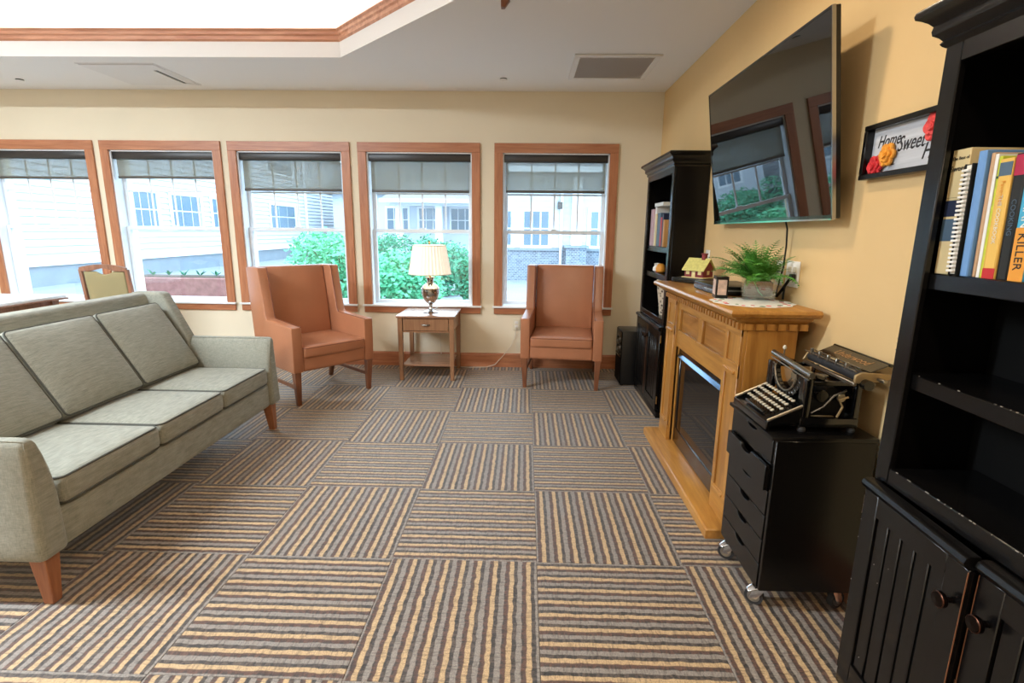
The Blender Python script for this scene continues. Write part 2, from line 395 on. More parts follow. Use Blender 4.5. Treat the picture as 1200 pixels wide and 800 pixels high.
def carpet_material():
    m = bpy.data.materials.new('carpet'); nt, b = nodes_of(m); MATS['carpet'] = m
    N = nt.nodes.new; L = nt.links.new
    tc = N('ShaderNodeTexCoord'); oi = N('ShaderNodeObjectInfo'); sp = N('ShaderNodeSeparateXYZ'); L(tc.outputs['Object'], sp.inputs[0])
    cmb = N('ShaderNodeCombineXYZ'); m0 = N('ShaderNodeMath'); m0.operation = 'MULTIPLY'; m0.inputs[1].default_value = 37; L(oi.outputs['Random'], m0.inputs[0])
    L(sp.outputs['X'], cmb.inputs[0]); L(sp.outputs['Y'], cmb.inputs[1]); L(m0.outputs[0], cmb.inputs[2])
    # wavering stripe edges
    mp = N('ShaderNodeMapping'); mp.inputs['Scale'].default_value = (26, 30, 1); L(cmb.outputs[0], mp.inputs['Vector'])
    nz = N('ShaderNodeTexNoise'); nz.inputs['Scale'].default_value = 1; nz.inputs['Detail'].default_value = 1; L(mp.outputs[0], nz.inputs['Vector'])
    w1 = N('ShaderNodeMath'); w1.operation = 'MULTIPLY_ADD'; w1.inputs[1].default_value = .011; L(nz.outputs[0], w1.inputs[0]); L(sp.outputs['X'], w1.inputs[2])
    s1 = N('ShaderNodeMath'); s1.operation = 'MULTIPLY'; s1.inputs[1].default_value = 1/.0677; L(w1.outputs[0], s1.inputs[0])
    s0 = N('ShaderNodeMath'); s0.operation = 'ADD'; s0.inputs[1].default_value = .56; L(s1.outputs[0], s0.inputs[0]); s1 = s0
    fr = N('ShaderNodeMath'); fr.operation = 'FRACT'; L(s1.outputs[0], fr.inputs[0])
    def ramp(stops):
        cr = N('ShaderNodeValToRGB'); cr.color_ramp.interpolation = 'LINEAR'
        els = cr.color_ramp.elements
        while len(els) > 1: els.remove(els[-1])
        els[0].position = 0; els[0].color = lin(stops[0][1])
        for p, c in stops[1:]:
            e = els.new(p); e.color = lin(c)
        L(fr.outputs[0], cr.inputs[0]); return cr
    gray, dark, brown, beige = (138, 130, 122), (54, 49, 46), (94, 66, 55), (186, 158, 119)
    A = ramp([(0, gray), (.22, gray), (.27, dark), (.47, brown), (.52, beige), (.73, beige), (.77, dark), (.95, dark), (.99, gray)])
    B = ramp([(0, gray), (.22, gray), (.27, brown), (.47, brown), (.52, beige), (.73, beige), (.77, (90, 78, 70)), (.95, (84, 73, 66)), (.99, gray)])
    m2 = N('ShaderNodeMapping'); m2.inputs['Scale'].default_value = (45, 95, 1); L(cmb.outputs[0], m2.inputs['Vector'])
    n2 = N('ShaderNodeTexNoise'); n2.inputs['Scale'].default_value = 1; n2.inputs['Detail'].default_value = 0; L(m2.outputs[0], n2.inputs['Vector'])
    cl = N('ShaderNodeMapRange'); cl.inputs['From Min'].default_value = .42; cl.inputs['From Max'].default_value = .56; L(n2.outputs[0], cl.inputs['Value'])
    mx = N('ShaderNodeMix'); mx.data_type = 'RGBA'; L(cl.outputs[0], mx.inputs[0]); L(A.outputs[0], mx.inputs[6]); L(B.outputs[0], mx.inputs[7])
    n3 = N('ShaderNodeTexNoise'); n3.inputs['Scale'].default_value = 240; n3.inputs['Detail'].default_value = 2; L(cmb.outputs[0], n3.inputs['Vector'])
    mr = N('ShaderNodeMapRange'); mr.inputs['From Min'].default_value = .3; mr.inputs['From Max'].default_value = .7; mr.inputs['To Min'].default_value = .72; mr.inputs['To Max'].default_value = 1.18; L(n3.outputs[0], mr.inputs['Value'])
    m4 = N('ShaderNodeMapping'); m4.inputs['Scale'].default_value = (34, 150, 1); L(cmb.outputs[0], m4.inputs['Vector'])
    n4 = N('ShaderNodeTexNoise'); n4.inputs['Scale'].default_value = 1; n4.inputs['Detail'].default_value = 1; L(m4.outputs[0], n4.inputs['Vector'])
    r4 = N('ShaderNodeMapRange'); r4.inputs['From Min'].default_value = .32; r4.inputs['From Max'].default_value = .5; r4.inputs['To Min'].default_value = .66; r4.inputs['To Max'].default_value = 1.04; L(n4.outputs[0], r4.inputs['Value'])
    mq = N('ShaderNodeMath'); mq.operation = 'MULTIPLY'; L(mr.outputs[0], mq.inputs[0]); L(r4.outputs[0], mq.inputs[1]); mr = mq
    ml = N('ShaderNodeMix'); ml.data_type = 'RGBA'; ml.blend_type = 'MULTIPLY'; ml.inputs[0].default_value = 1
    L(mx.outputs[2], ml.inputs[6]); L(mr.outputs[0], ml.inputs[7]); L(ml.outputs[2], b.inputs['Base Color'])
    bp = N('ShaderNodeBump'); bp.inputs['Strength'].default_value = .5; bp.inputs['Distance'].default_value = .004; L(n3.outputs[0], bp.inputs['Height']); L(bp.outputs[0], b.inputs['Normal'])
    b.inputs['Roughness'].default_value = .52; b.inputs['Specular IOR Level'].default_value = .6; b.inputs['Sheen Weight'].default_value = .3; b.inputs['Sheen Roughness'].default_value = .4
carpet_material()

def leopard_material():
    m = MATS['leopard']; nt = m.node_tree; b = nt.nodes['Principled BSDF']
    tc = nt.nodes.new('ShaderNodeTexCoord'); v = nt.nodes.new('ShaderNodeTexVoronoi'); v.inputs['Scale'].default_value = 42
    cr = nt.nodes.new('ShaderNodeValToRGB'); cr.color_ramp.elements[0].position = .25; cr.color_ramp.elements[1].position = .5
    cr.color_ramp.elements[0].color = lin((70, 52, 42)); cr.color_ramp.elements[1].color = lin((206, 190, 168))
    nt.links.new(tc.outputs['Object'], v.inputs['Vector']); nt.links.new(v.outputs['Distance'], cr.inputs[0]); nt.links.new(cr.outputs[0], b.inputs['Base Color'])
leopard_material()
def brick_material():
    m = bpy.data.materials.new('far_brick'); nt, b = nodes_of(m); MATS['far_brick'] = m
    tc = nt.nodes.new('ShaderNodeTexCoord'); mp = nt.nodes.new('ShaderNodeMapping'); mp.inputs['Rotation'].default_value = (PI/2, 0, 0)
    br = nt.nodes.new('ShaderNodeTexBrick'); br.inputs['Scale'].default_value = 5
    br.inputs['Color1'].default_value = lin((120, 134, 150)); br.inputs['Color2'].default_value = lin((84, 98, 116)); br.inputs['Mortar'].default_value = lin((176, 184, 190))
    nt.links.new(tc.outputs['Object'], mp.inputs[0]); nt.links.new(mp.outputs[0], br.inputs['Vector']); nt.links.new(br.outputs[0], b.inputs['Base Color'])
    b.inputs['Roughness'].default_value = .9
brick_material()

# ------------------------------------------------------------------ the room
S = .6096; WB = 3.19; WR = 1.176; CH = 2.605
XL, YF = -8.0, -6.0
floor = struct('floor', G().box(XL, YF, -.12, WR+.15, WB+.25, -.004), 'dark_seam')
TILE = {}
def carpet_tile(i, j):
    along_y = (i + j) % 2 == 0
    x0, x1, y0, y1 = i*S, (i+1)*S, j*S, (j+1)*S
    cx, cyy = (x0+x1)/2, (y0+y1)/2
    x0, x1, y0, y1 = max(x0, XL), min(x1, WR), max(y0, YF), min(y1, WB)
    lx0, lx1, ly0, ly1 = x0-cx+.0008, x1-cx-.0008, y0-cyy+.0008, y1-cyy-.0008
    if not along_y: lx0, lx1, ly0, ly1 = ly0, ly1, -lx1, -lx0
    key = tuple(round(v, 4) for v in (lx0, lx1, ly0, ly1))
    if key not in TILE:
        e = .0015
        g = G().add([(lx0, ly0, -.0039), (lx1, ly0, -.0039), (lx1, ly1, -.0039), (lx0, ly1, -.0039), (lx0, ly0, -.0012), (lx1, ly0, -.0012), (lx1, ly1, -.0012), (lx0, ly1, -.0012),
                     (lx0+e, ly0+e, 0), (lx1-e, ly0+e, 0), (lx1-e, ly1-e, 0), (lx0+e, ly1-e, 0)],
                    [(0, 3, 2, 1), (0, 1, 5, 4), (1, 2, 6, 5), (2, 3, 7, 6), (3, 0, 4, 7), (4, 5, 9, 8), (5, 6, 10, 9), (6, 7, 11, 10), (7, 4, 8, 11), (8, 9, 10, 11)])
        TILE[key] = g.mesh('carpet_tile', 'carpet')
    o = bpy.data.objects.new('carpet_tile', TILE[key]); C.objects.link(o); o.parent = floor
    o.location = (cx, cyy, 0); o.rotation_euler = (0, 0, 0 if along_y else PI/2)
for i in range(-9, 2):
    for j in range(-6, 6): carpet_tile(i, j)
back = G().box(-9*S, WB-.0, -.0039, -9*S+.001, WB, -.003)
rest = G().box(XL, YF, -.0039, -9*S-.001, WB, 0).box(-9*S, YF, -.0039, WR, -6*S-.001, 0)
rest.build('carpet_remainder', 'carpet', floor)

# windows: (outer casing left, outer right, shade bottom)
WIN = [(-5.37, -4.208, 1.80), (-4.142, -2.975, 1.812), (-2.909, -1.742, 1.708), (-1.668, -.508, 1.705), (-.375, .785, 1.712)]
ZO0, ZO1 = .64, 2.07          # opening
CW = .08                      # casing width
wg = G()
edges = [XL] 
for a, b, _ in WIN: edges += [a+CW, b-CW]
edges.append(WR+.15)
for k in range(0, len(edges), 2): wg.box(edges[k], WB, -.1, edges[k+1], WB+.24, CH+.02)
for a, b, _ in WIN:
    wg.box(a+CW, WB, -.1, b-CW, WB+.24, ZO0-.02); wg.box(a+CW, WB, ZO1, b-CW, WB+.24, CH+.02)
struct('wall_back', wg, 'wall_paint')
struct('wall_right', G().box(WR, YF, -.1, WR+.15, WB, CH+.02), 'right_wall_paint')
struct('wall_left', G().box(XL-.15, YF, -.1, XL, WB, CH+.02), 'wall_paint')
struct('wall_front', G().box(XL-.15, YF-.15, -.1, WR+.15, YF, CH+.02), 'wall_paint')
struct('baseboard_back', G().prism([(WB-.0005, 0), (WB-.018, 0), (WB-.018, .125), (WB-.010, .142), (WB-.0005, .142)], 'x', XL+.01, WR-.001), 'trim_wood_flat')
struct('baseboard_right', G().prism([(WR-.0005, 0), (WR-.018, 0), (WR-.018, .125), (WR-.010, .142), (WR-.0005, .142)], 'y', YF+.01, WB-.02), 'trim_wood_flat')

# ceiling with the raised tray
def tray_loop(o, z):
    x0, x1, y0, y1, c = -7.0-o, -.45+o, -3.2-o, 2.25+o, 1.02+o*.59
    return [(x0, y0, z), (x1-c, y0, z), (x1, y0+c, z), (x1, y1-c, z), (x1-c, y1, z), (x0, y1, z)]
def ring(g, la, lb):
    n = len(la); g.add(la+lb, [(i, (i+1) % n, n+(i+1) % n, n+i) for i in range(n)])
def ceiling():
    bm = bmesh.new()
    for z in (CH, CH+.1):
        outer = [(XL-.1, YF-.1, z), (WR+.1, YF-.1, z), (WR+.1, WB+.1, z), (XL-.1, WB+.1, z)]
        es = []
        for loop in (outer, tray_loop(0, z)):
            vs = [bm.verts.new(p) for p in loop]
            es += [bm.edges.new((vs[i], vs[(i+1) % len(vs)])) for i in range(len(vs))]
        bmesh.ops.triangle_fill(bm, use_beauty=True, edges=es)
    me = bpy.data.meshes.new('ceiling'); bm.to_mesh(me); bm.free(); me.materials.append(MATS['ceiling_paint'])
    o = bpy.data.objects.new('ceiling', me); C.objects.link(o); o['kind'] = 'structure'
    g = G(); ring(g, tray_loop(0, CH), tray_loop(0, CH+.106)); ring(g, tray_loop(0, CH+.106), tray_loop(.10, CH+.106))
    ring(g, tray_loop(.2, CH+.1), tray_loop(.2, CH+.62))
    g.build('tray_side', 'ceiling_paint', o)
    g = G(); g.add(tray_loop(.2, CH+.62) + tray_loop(.2, CH+.66), [tuple(range(6)), tuple(range(6, 12))[::-1]])
    g.build('tray_top', 'ceiling_paint', o)
    g = G(); ring(g, tray_loop(.10, CH+.106), tray_loop(.2, CH+.106)); g.build('tray_ledge', 'ceiling_paint', o)
    # stained moulding on top of the lip, one length for each side
    prof = [(0.0, .106), (-.012, .118), (-.012, .140), (-.022, .150), (-.022, .168), (-.034, .180), (-.034, .186), (.02, .186), (.02, .106)]
    loops = [tray_loop(oo, CH+zz) for oo, zz in prof]
    for k in range(6):
        k2 = (k+1) % 6; vs = []; n = len(prof)
        for l in loops: vs += [l[k], l[k2]]
        g = G().add(vs, [(2*i, 2*i+1, 2*((i+1) % n)+1, 2*((i+1) % n)) for i in range(n)] + [tuple(2*i for i in range(n)), tuple(2*i+1 for i in range(n))[::-1]])
        g.build('tray_moulding', 'moulding_wood' if k in (0, 4) else 'moulding_wood_lit_y', o)
    # cove tubes lying on the ledge behind the moulding
    lp = tray_loop(.09, CH+.125)
    mat('cove_tube', (255, 246, 232), .5, emit=30.0, emitcol=(255, 248, 238))
    for k in range(6):
        a, b = Vector(lp[k]), Vector(lp[(k+1) % 6]); d = (b-a).normalized()
        G().cyl(a+d*.05, b-d*.05, .013, n=8).build('cove_tube', 'cove_tube', o)
    return o
ceiling()

def window(n, a, b, drop):
    root = bpy.data.objects.new('window_%d' % n, None); C.objects.link(root); root.location = ((a+b)/2, WB, ZO0); root['kind'] = 'structure'
    WORLD[root.name] = Matrix.Translation(root.location).inverted()
    y = WB-.0005; f = y-.02
    i0, i1 = a+CW, b-CW
    def P(name, g, m, par=root, bev=.002): return g.build(name, m, par, bev, 1)
    P('casing', G().box(a, f, ZO1, b, y, ZO1+.085), 'trim_wood_flat')
    P('casing', G().box(a, f, ZO0-.015, i0, y, ZO1), 'trim_wood'); P('casing', G().box(i1, f, ZO0-.015, b, y, ZO1), 'trim_wood')
    P('stool', G().box(a-.012, y-.042, ZO0-.032, b+.012, y, ZO0-.015).box(i0, y, ZO0-.032, i1, WB+.12, ZO0-.015), 'white_paint')
    P('apron', G().box(a, f, ZO0-.095, b, y, ZO0-.032), 'trim_wood_flat')
    yo = WB+.16
    P('jamb', G().box(i0-.002, y, ZO0-.015, i0+.012, yo, ZO1).box(i1-.012, y, ZO0-.015, i1+.002, yo, ZO1).box(i0, y, ZO1-.012, i1, yo, ZO1+.002), 'white_vinyl', bev=0)
    j0, j1 = i0+.012, i1-.012
    def sash(z0, z1, yy, fw):
        s = P('sash', G().box(j0, yy, z0, j0+fw, yy+.03, z1).box(j1-fw, yy, z0, j1, yy+.03, z1).box(j0+fw, yy, z0, j1-fw, yy+.03, z0+fw).box(j0+fw, yy, z1-fw, j1-fw, yy+.03, z1), 'white_vinyl')
        P('pane', G().box(j0+fw, yy+.012, z0+fw, j1-fw, yy+.016, z1-fw), 'window_glass', s, 0)
        return s
    sl = sash(ZO0-.01, 1.362, WB+.075, .034)
    su = sash(1.325, ZO1-.012, WB+.11, .034)
    P('sash_lock', G().box((i0+i1)/2-.03, WB+.07, 1.362, (i0+i1)/2+.03, WB+.1, 1.374), 'white_vinyl', sl)
    g0, g1 = j0+.034, j1-.034
    for k in (1, 2, 3):
        x = g0+(g1-g0)*k/4; P('muntin', G().box(x-.008, WB+.119, 1.359, x+.008, WB+.129, ZO1-.046), 'white_vinyl', su, 0)
    P('muntin', G().box(g0, WB+.1195, 1.692, g1, WB+.1285, 1.708), 'white_vinyl', su, 0)
    # roller shade: a thing of its own, hanging inside the reveal
    names = ['leftmost window, behind the dining table', 'window behind the dining chair', 'window behind the angled wingback', 'window behind the table lamp', 'window behind the straight-on wingback']
    t = thing('roller_shade', 'taupe mesh roller shade rolled partly down in the ' + names[n-1], 'shade', ((i0+i1)/2, WB+.04, drop), group='roller shades')
    G().box(i0+.013, WB+.012, 1.99, i1-.013, WB+.068, ZO1-.013).build('cassette', 'shade_cassette', t, .004, 2)
    G().box(i0+.03, WB+.038, drop+.02, i1-.03, WB+.0395, 1.992).build('shade_cloth', 'shade_fabric', t)
    G().box(i0+.03, WB+.030, drop, i1-.03, WB+.047, drop+.024).build('hem_bar', 'hem_bar', t, .003, 2)
for n, (a, b, d) in enumerate(WIN): window(n+1, a, b, d)

# ------------------------------------------------------------------ ceiling fittings
def return_grille():
    t = thing('return_grille', 'square white return air grille in the ceiling near the right wall', 'vent', (.578, 2.46, CH))
    x0, x1, y0, y1 = .262, .896, 2.15, 2.768
    g = G()
    for (a, b, c, d) in ((x0, y0, x1, y0+.045), (x0, y1-.045, x1, y1), (x0, y0+.045, x0+.045, y1-.045), (x1-.045, y0+.045, x1, y1-.045)): g.box(a, b, CH-.012, c, d, CH-.0005)
    g.build('frame', 'diffuser_white', t, .003, 1)
    G().box(x0+.04, y0+.04, CH-.0065, x1-.04, y1-.04, CH-.0006).build('backing', 'grille_grey', t)
    blade = None
    for k in range(26):
        y = y0+.055 + k*(y1-y0-.11)/25
        if blade is None:
            blade = G().hexa([(x0+.046, y-.004, CH-.0095), (x1-.046, y-.004, CH-.0095), (x1-.046, y-.002, CH-.0095), (x0+.046, y-.002, CH-.0095), (x0+.046, y+.004, CH-.0066), (x1-.046, y+.004, CH-.0066), (x1-.046, y+.006, CH-.0066), (x0+.046, y+.006, CH-.0066)]).build('blade', 'grille_grey', t); yb = y
        else: copy_part(blade, t, (0, y-yb, 0))
return_grille()
def plaque_diffuser():
    t = thing('supply_diffuser', 'square white plaque air diffuser in the ceiling over the left windows', 'vent', (-3.31, 2.71, CH))
    x0, x1, y0, y1 = -3.625, -2.995, 2.40, 3.015
    for (a, b, c, d) in ((x0, y0, x1, y0+.012), (x0, y1-.012, x1, y1), (x0, y0+.012, x0+.012, y1-.012), (x1-.012, y0+.012, x1, y1-.012)): G().box(a, b, CH-.004, c, d, CH-.0005).build('frame', 'diffuser_white', t)
    G().box(x0+.012, y0+.012, CH-.0016, x1-.012, y1-.012, CH-.0006).build('throat', 'dark_gap', t)
    xs, ya, yb = x1-.115, 2.56, 2.95
    G().box(x0+.017, y0+.017, CH-.009, xs, y1-.017, CH-.0017).build('plaque', 'diffuser_white', t)
    G().box(xs, y0+.017, CH-.009, x1-.014, ya, CH-.0017).build('plaque', 'diffuser_white', t)
    G().box(xs, yb, CH-.009, x1-.014, y1-.017, CH-.0017).build('plaque', 'diffuser_white', t)
    for k in range(3): G().hexa([(xs+.03+.026*k, ya, CH-.008), (xs+.034+.026*k, ya, CH-.008), (xs+.034+.026*k, yb, CH-.008), (xs+.03+.026*k, yb, CH-.008), (xs+.042+.026*k, ya, CH-.0017), (xs+.046+.026*k, ya, CH-.0017), (xs+.046+.026*k, yb, CH-.0017), (xs+.042+.026*k, yb, CH-.0017)]).build('vane', 'diffuser_white', t)
plaque_diffuser()
for k, (x, y, lab) in enumerate(((-.277, 2.78, 'small round white sprinkler cover in the ceiling above the lamp window'), (-4.52, 2.87, 'small round white sprinkler cover in the ceiling at the far left'))):
    t = thing('sprinkler_cover', lab, 'sprinkler', (x, y, CH), group='ceiling sprinkler covers')
    G().lathe([(.028, -.0005), (.030, -.004), (.028, -.006), (0, -.006)], (x, y, CH), 24).build('escutcheon', 'dark_gap', t)
    G().lathe([(.032, -.007), (.034, -.010), (.03, -.012), (0, -.0125)], (x, y, CH), 24).build('cap', 'diffuser_white', t, smooth=True)
t = thing('ceiling_bracket', 'dark brown fitting hanging under the ceiling at the top edge', 'bracket', (-.2, 1.235, CH))
G().box(-.235, 1.20, CH-.012, -.165, 1.27, CH-.0005).build('plate', 'white_plastic', t, .003, 1)
G().prism([(-.225, CH-.012), (-.175, CH-.012), (-.205, CH-.05), (-.225, CH-.05)], 'y', 1.215, 1.255).build('stem', 'leg_wood', t, .002, 1)

# ------------------------------------------------------------------ sofa
def cushion_piping(pts, r, name, m, parent):
    return G().tube(pts, r, 6, closed=True).build(name, m, parent, smooth=True)
def rrect(hx, hy, rad, n=5):
    out = []
    for cx, cyy, a0 in ((hx-rad, hy-rad, 0), (-hx+rad, hy-rad, PI/2), (-hx+rad, -hy+rad, PI), (hx-rad, -hy+rad, 1.5*PI)):
        for i in range(n+1):
            a = a0 + PI/2*i/n; out.append((cx+rad*math.cos(a), cyy+rad*math.sin(a)))
    return out
def dense(pts, m=.06):
    out = []
    for i in range(len(pts)):
        a, b = Vector(pts[i]), Vector(pts[(i+1) % len(pts)]); k = max(1, int((b-a).length/m))
        out += [tuple(a + (b-a)*j/k) for j in range(k)]
    return out
def sofa():
    t = thing('sofa', 'grey-green woven three-seat sofa with tapered wooden legs', 'sofa', (-2.18, .55, 0))
    Y0, Y1 = -.362, 1.462; F = 'sofa_fabric'
    G().rbox(((-2.56-1.768)/2, .55, .262), ((2.56-1.768)/2, .80, .078), .02, 8).build('seat_base', F, t, smooth=True)
    # back, leaning
    prof = [(-2.42, .20), (-2.425, .50), (-2.535, .92), (-2.55, .935), (-2.635, .935), (-2.66, .912), (-2.65, .60), (-2.60, .19)]
    G().prism(prof, 'y', Y0+.012, Y1-.012).build('back', F, t, .018, 3)
    wing = [(-2.27, .45), (-2.292, .645), (-2.425, .925), (-2.442, .94), (-2.64, .94), (-2.64, .45)]
    for a, b in ((Y0+.014, -.262), (1.365, Y1-.014)): G().prism(wing, 'y', a, b).build('back_wing', F, t, .016, 3)
    # arms: the inner edge rolls away towards the top
    for s, yo, yi, nm in ((-1, Y0, -.243, 'arm'), (1, Y1, 1.345, 'arm')):
        th = abs(yi-yo)
        def fn(u, v, w, p, s=s, th=th):
            k = (w+1)/2; q = (1-v*s)/2
            p.y += s*th*.46*q*max(0, (k-.4)/.6)**2.2 - s*.02*(1-q)*k
            if u > 0: p.x += -.012*(k-.5)
            return p
        cx0, cx1 = -2.52, -1.75
        G().rbox(((cx0+cx1)/2, (yo+yi)/2, .415), ((cx1-cx0)/2, th/2, .228), .026, 8, fn).build(nm, F, t, smooth=True)
    # seat cushions
    ys = [-.232, .305, .825, 1.335]
    for k in range(3):
        y0, y1 = ys[k]+.003, ys[k+1]-.003; cy = (y0+y1)/2; hy = (y1-y0)/2; hx = .262; cx = -2.018
        c = G().rbox((cx, cy, .4), (hx, hy, .056), .028, 7, crown=(0, 0, .012)).build('seat_cushion', F, t, smooth=True)
        def piped(z, o=0.0): 
            return [(cx+x, cy+yy, z + .012*(1-(x/hx)**2)*(1-(yy/hy)**2)*(1 if z > .4 else -1)) for x, yy in dense(rrect(hx-.006+o, hy-.006+o, .03))]
        cushion_piping(piped(.449), .0045, 'piping', 'sofa_piping', c); cushion_piping(piped(.351), .0045, 'piping', 'sofa_piping', c)
    # back cushions, leaning on the back
    ang = math.atan2(.25, .415)
    for k in range(3):
        y0, y1 = ys[k]+.004, ys[k+1]-.004; hy = (y1-y0)/2; hz = .236
        M = Matrix.Translation((-2.372, (y0+y1)/2, .652)) @ Matrix.Rotation(-ang, 4, 'Y')
        g = G().rbox((0, 0, 0), (.066, hy, hz), .026, 7, crown=(.026, 0, 0)); g.xform(M)
        c = g.build('back_cushion', F, t, smooth=True)
        for sx in (.056, -.056):
            pts = [M @ Vector((sx, a, b)) for a, b in dense(rrect(hy-.006, hz-.006, .02))]
            cushion_piping(pts, .0045, 'piping', 'sofa_piping', c)
    for y, s in ((-.30, -1), (1.40, 1)):
        for x, sx in ((-1.805, 1), (-2.5, -1)):
            G().taper((x+sx*.012, y+s*.006, 0), .019, (x, y-s*.004, .2), .033).build('leg', 'sofa_leg_wood', t, .003, 1)
sofa()

# ------------------------------------------------------------------ wingback chairs
def wingback():
    t = thing('wingback_chair', 'x', 'chair', (0, 0, 0), 0, 'wingback chairs', world=False)
    V = 'vinyl'
    side = [(-.355, .268), (-.362, .45), (-.362, .622), (.055, .640), (.075, .665), (.145, 1.035), (.155, 1.045), (.362, 1.045), (.372, 1.03), (.30, .268)]
    G().rbox((0, -.035, .335), (.275, .318, .068), .02, 6).build('seat_frame', V, t, smooth=True)
    for s in (-1, 1):
        x0, x1 = (.272, .352) if s > 0 else (-.352, -.272)
        G().prism(side, 'x', x0, x1).build('side_panel', V, t, .012, 3)
        pts = [(x0 if s > 0 else x1, y, z) for y, z in side[2:7]]
        G().tube([(p[0]+s*.006, p[1]-.002, p[2]+.001) for p in pts], .0035, 6).build('welt', 'vinyl_seam', t, smooth=True)
    back_prof = [(.165, .40), (.20, .70), (.255, 1.02), (.27, 1.045), (.355, 1.045), (.366, 1.02), (.298, .30), (.2, .30)]
    G().prism(back_prof, 'x', -.268, .268).build('backrest', V, t, .012, 3)
    c = G().rbox((0, -.085, .418), (.268, .283, .046), .022, 7, crown=(0, 0, .014)).build('seat_cushion', V, t, smooth=True)
    pts = [(x, -.085+y, .452+.012*(1-(x/.268)**2)*(1-(y/.283)**2)) for x, y in dense(rrect(.264, .279, .02))]
    cushion_piping(pts, .004, 'piping', 'vinyl_seam', c)
    for sx in (-1, 1):
        G().taper((sx*.312, -.318, 0), .016, (sx*.318, -.325, .275), .027).build('leg', 'leg_wood', t, .002, 1)
        G().taper((sx*.312, .318, 0), .016, (sx*.31, .24, .275), .026).build('leg', 'leg_wood', t, .002, 1)
        G().box(sx*.313-.009, -.30, .125, sx*.313+.009, .27, .153).build('stretcher', 'leg_wood', t, .002, 1)
    return t
ch = wingback()
ch['label'] = 'tan leather-look wingback armchair turned sideways, beside the sofa arm'
ch.location = (-1.86, 2.337, 0); ch.rotation_euler = (0, 0, math.radians(49.5))
copy_thing(ch, (.286, 2.78, 0), math.radians(-5.9), 'tan leather-look wingback armchair facing the camera below the right-hand window')

# ------------------------------------------------------------------ end table and lamp
def end_table():
    t = thing('end_table', 'brown wooden end table with one drawer, between the two wingbacks', 'table', (-.955, 2.885, 0))
    x0, x1, y0, y1 = -1.212, -.702, 2.635, 3.135
    G().box(x0-.01, y0-.012, .582, x1+.01, y1+.008, .602).build('tabletop', 'table_wood_x', t, .004, 2)
    for x in (x0+.022, x1-.022):
        for y in (y0+.022, y1-.022):
            G().taper((x, y, 0), .017, (x, y, .582), .022).build('leg', 'table_wood', t, .002, 1)
    for (a, b, c, d) in ((x0+.012, y0+.044, x0+.03, y1-.044), (x1-.03, y0+.044, x1-.012, y1-.044), (x0+.044, y1-.03, x1-.044, y1-.012)):
        G().box(a, b, .452, c, d, .582).build('apron', 'table_wood', t)
    G().box(x0+.044, y0+.014, .448, x1-.044, y0+.03, .462).build('rail', 'table_wood', t)
    d = G().box(x0+.05, y0+.006, .465, x1-.05, y0+.026, .577).build('drawer', 'table_wood', t, .003, 1)
    pts = [(-.957+.037*math.cos(a), y0+.006-.022*math.sin(a), .521) for a in [PI*i/10 for i in range(11)]]
    G().tube(pts, [.004+.003*math.sin(PI*i/10) for i in range(11)], 8).build('handle', 'steel', d, smooth=True)
    G().box(x0+.03, y0+.03, .128, x1-.03, y1-.03, .146).build('shelf', 'table_wood_x', t, .003, 1)
end_table()
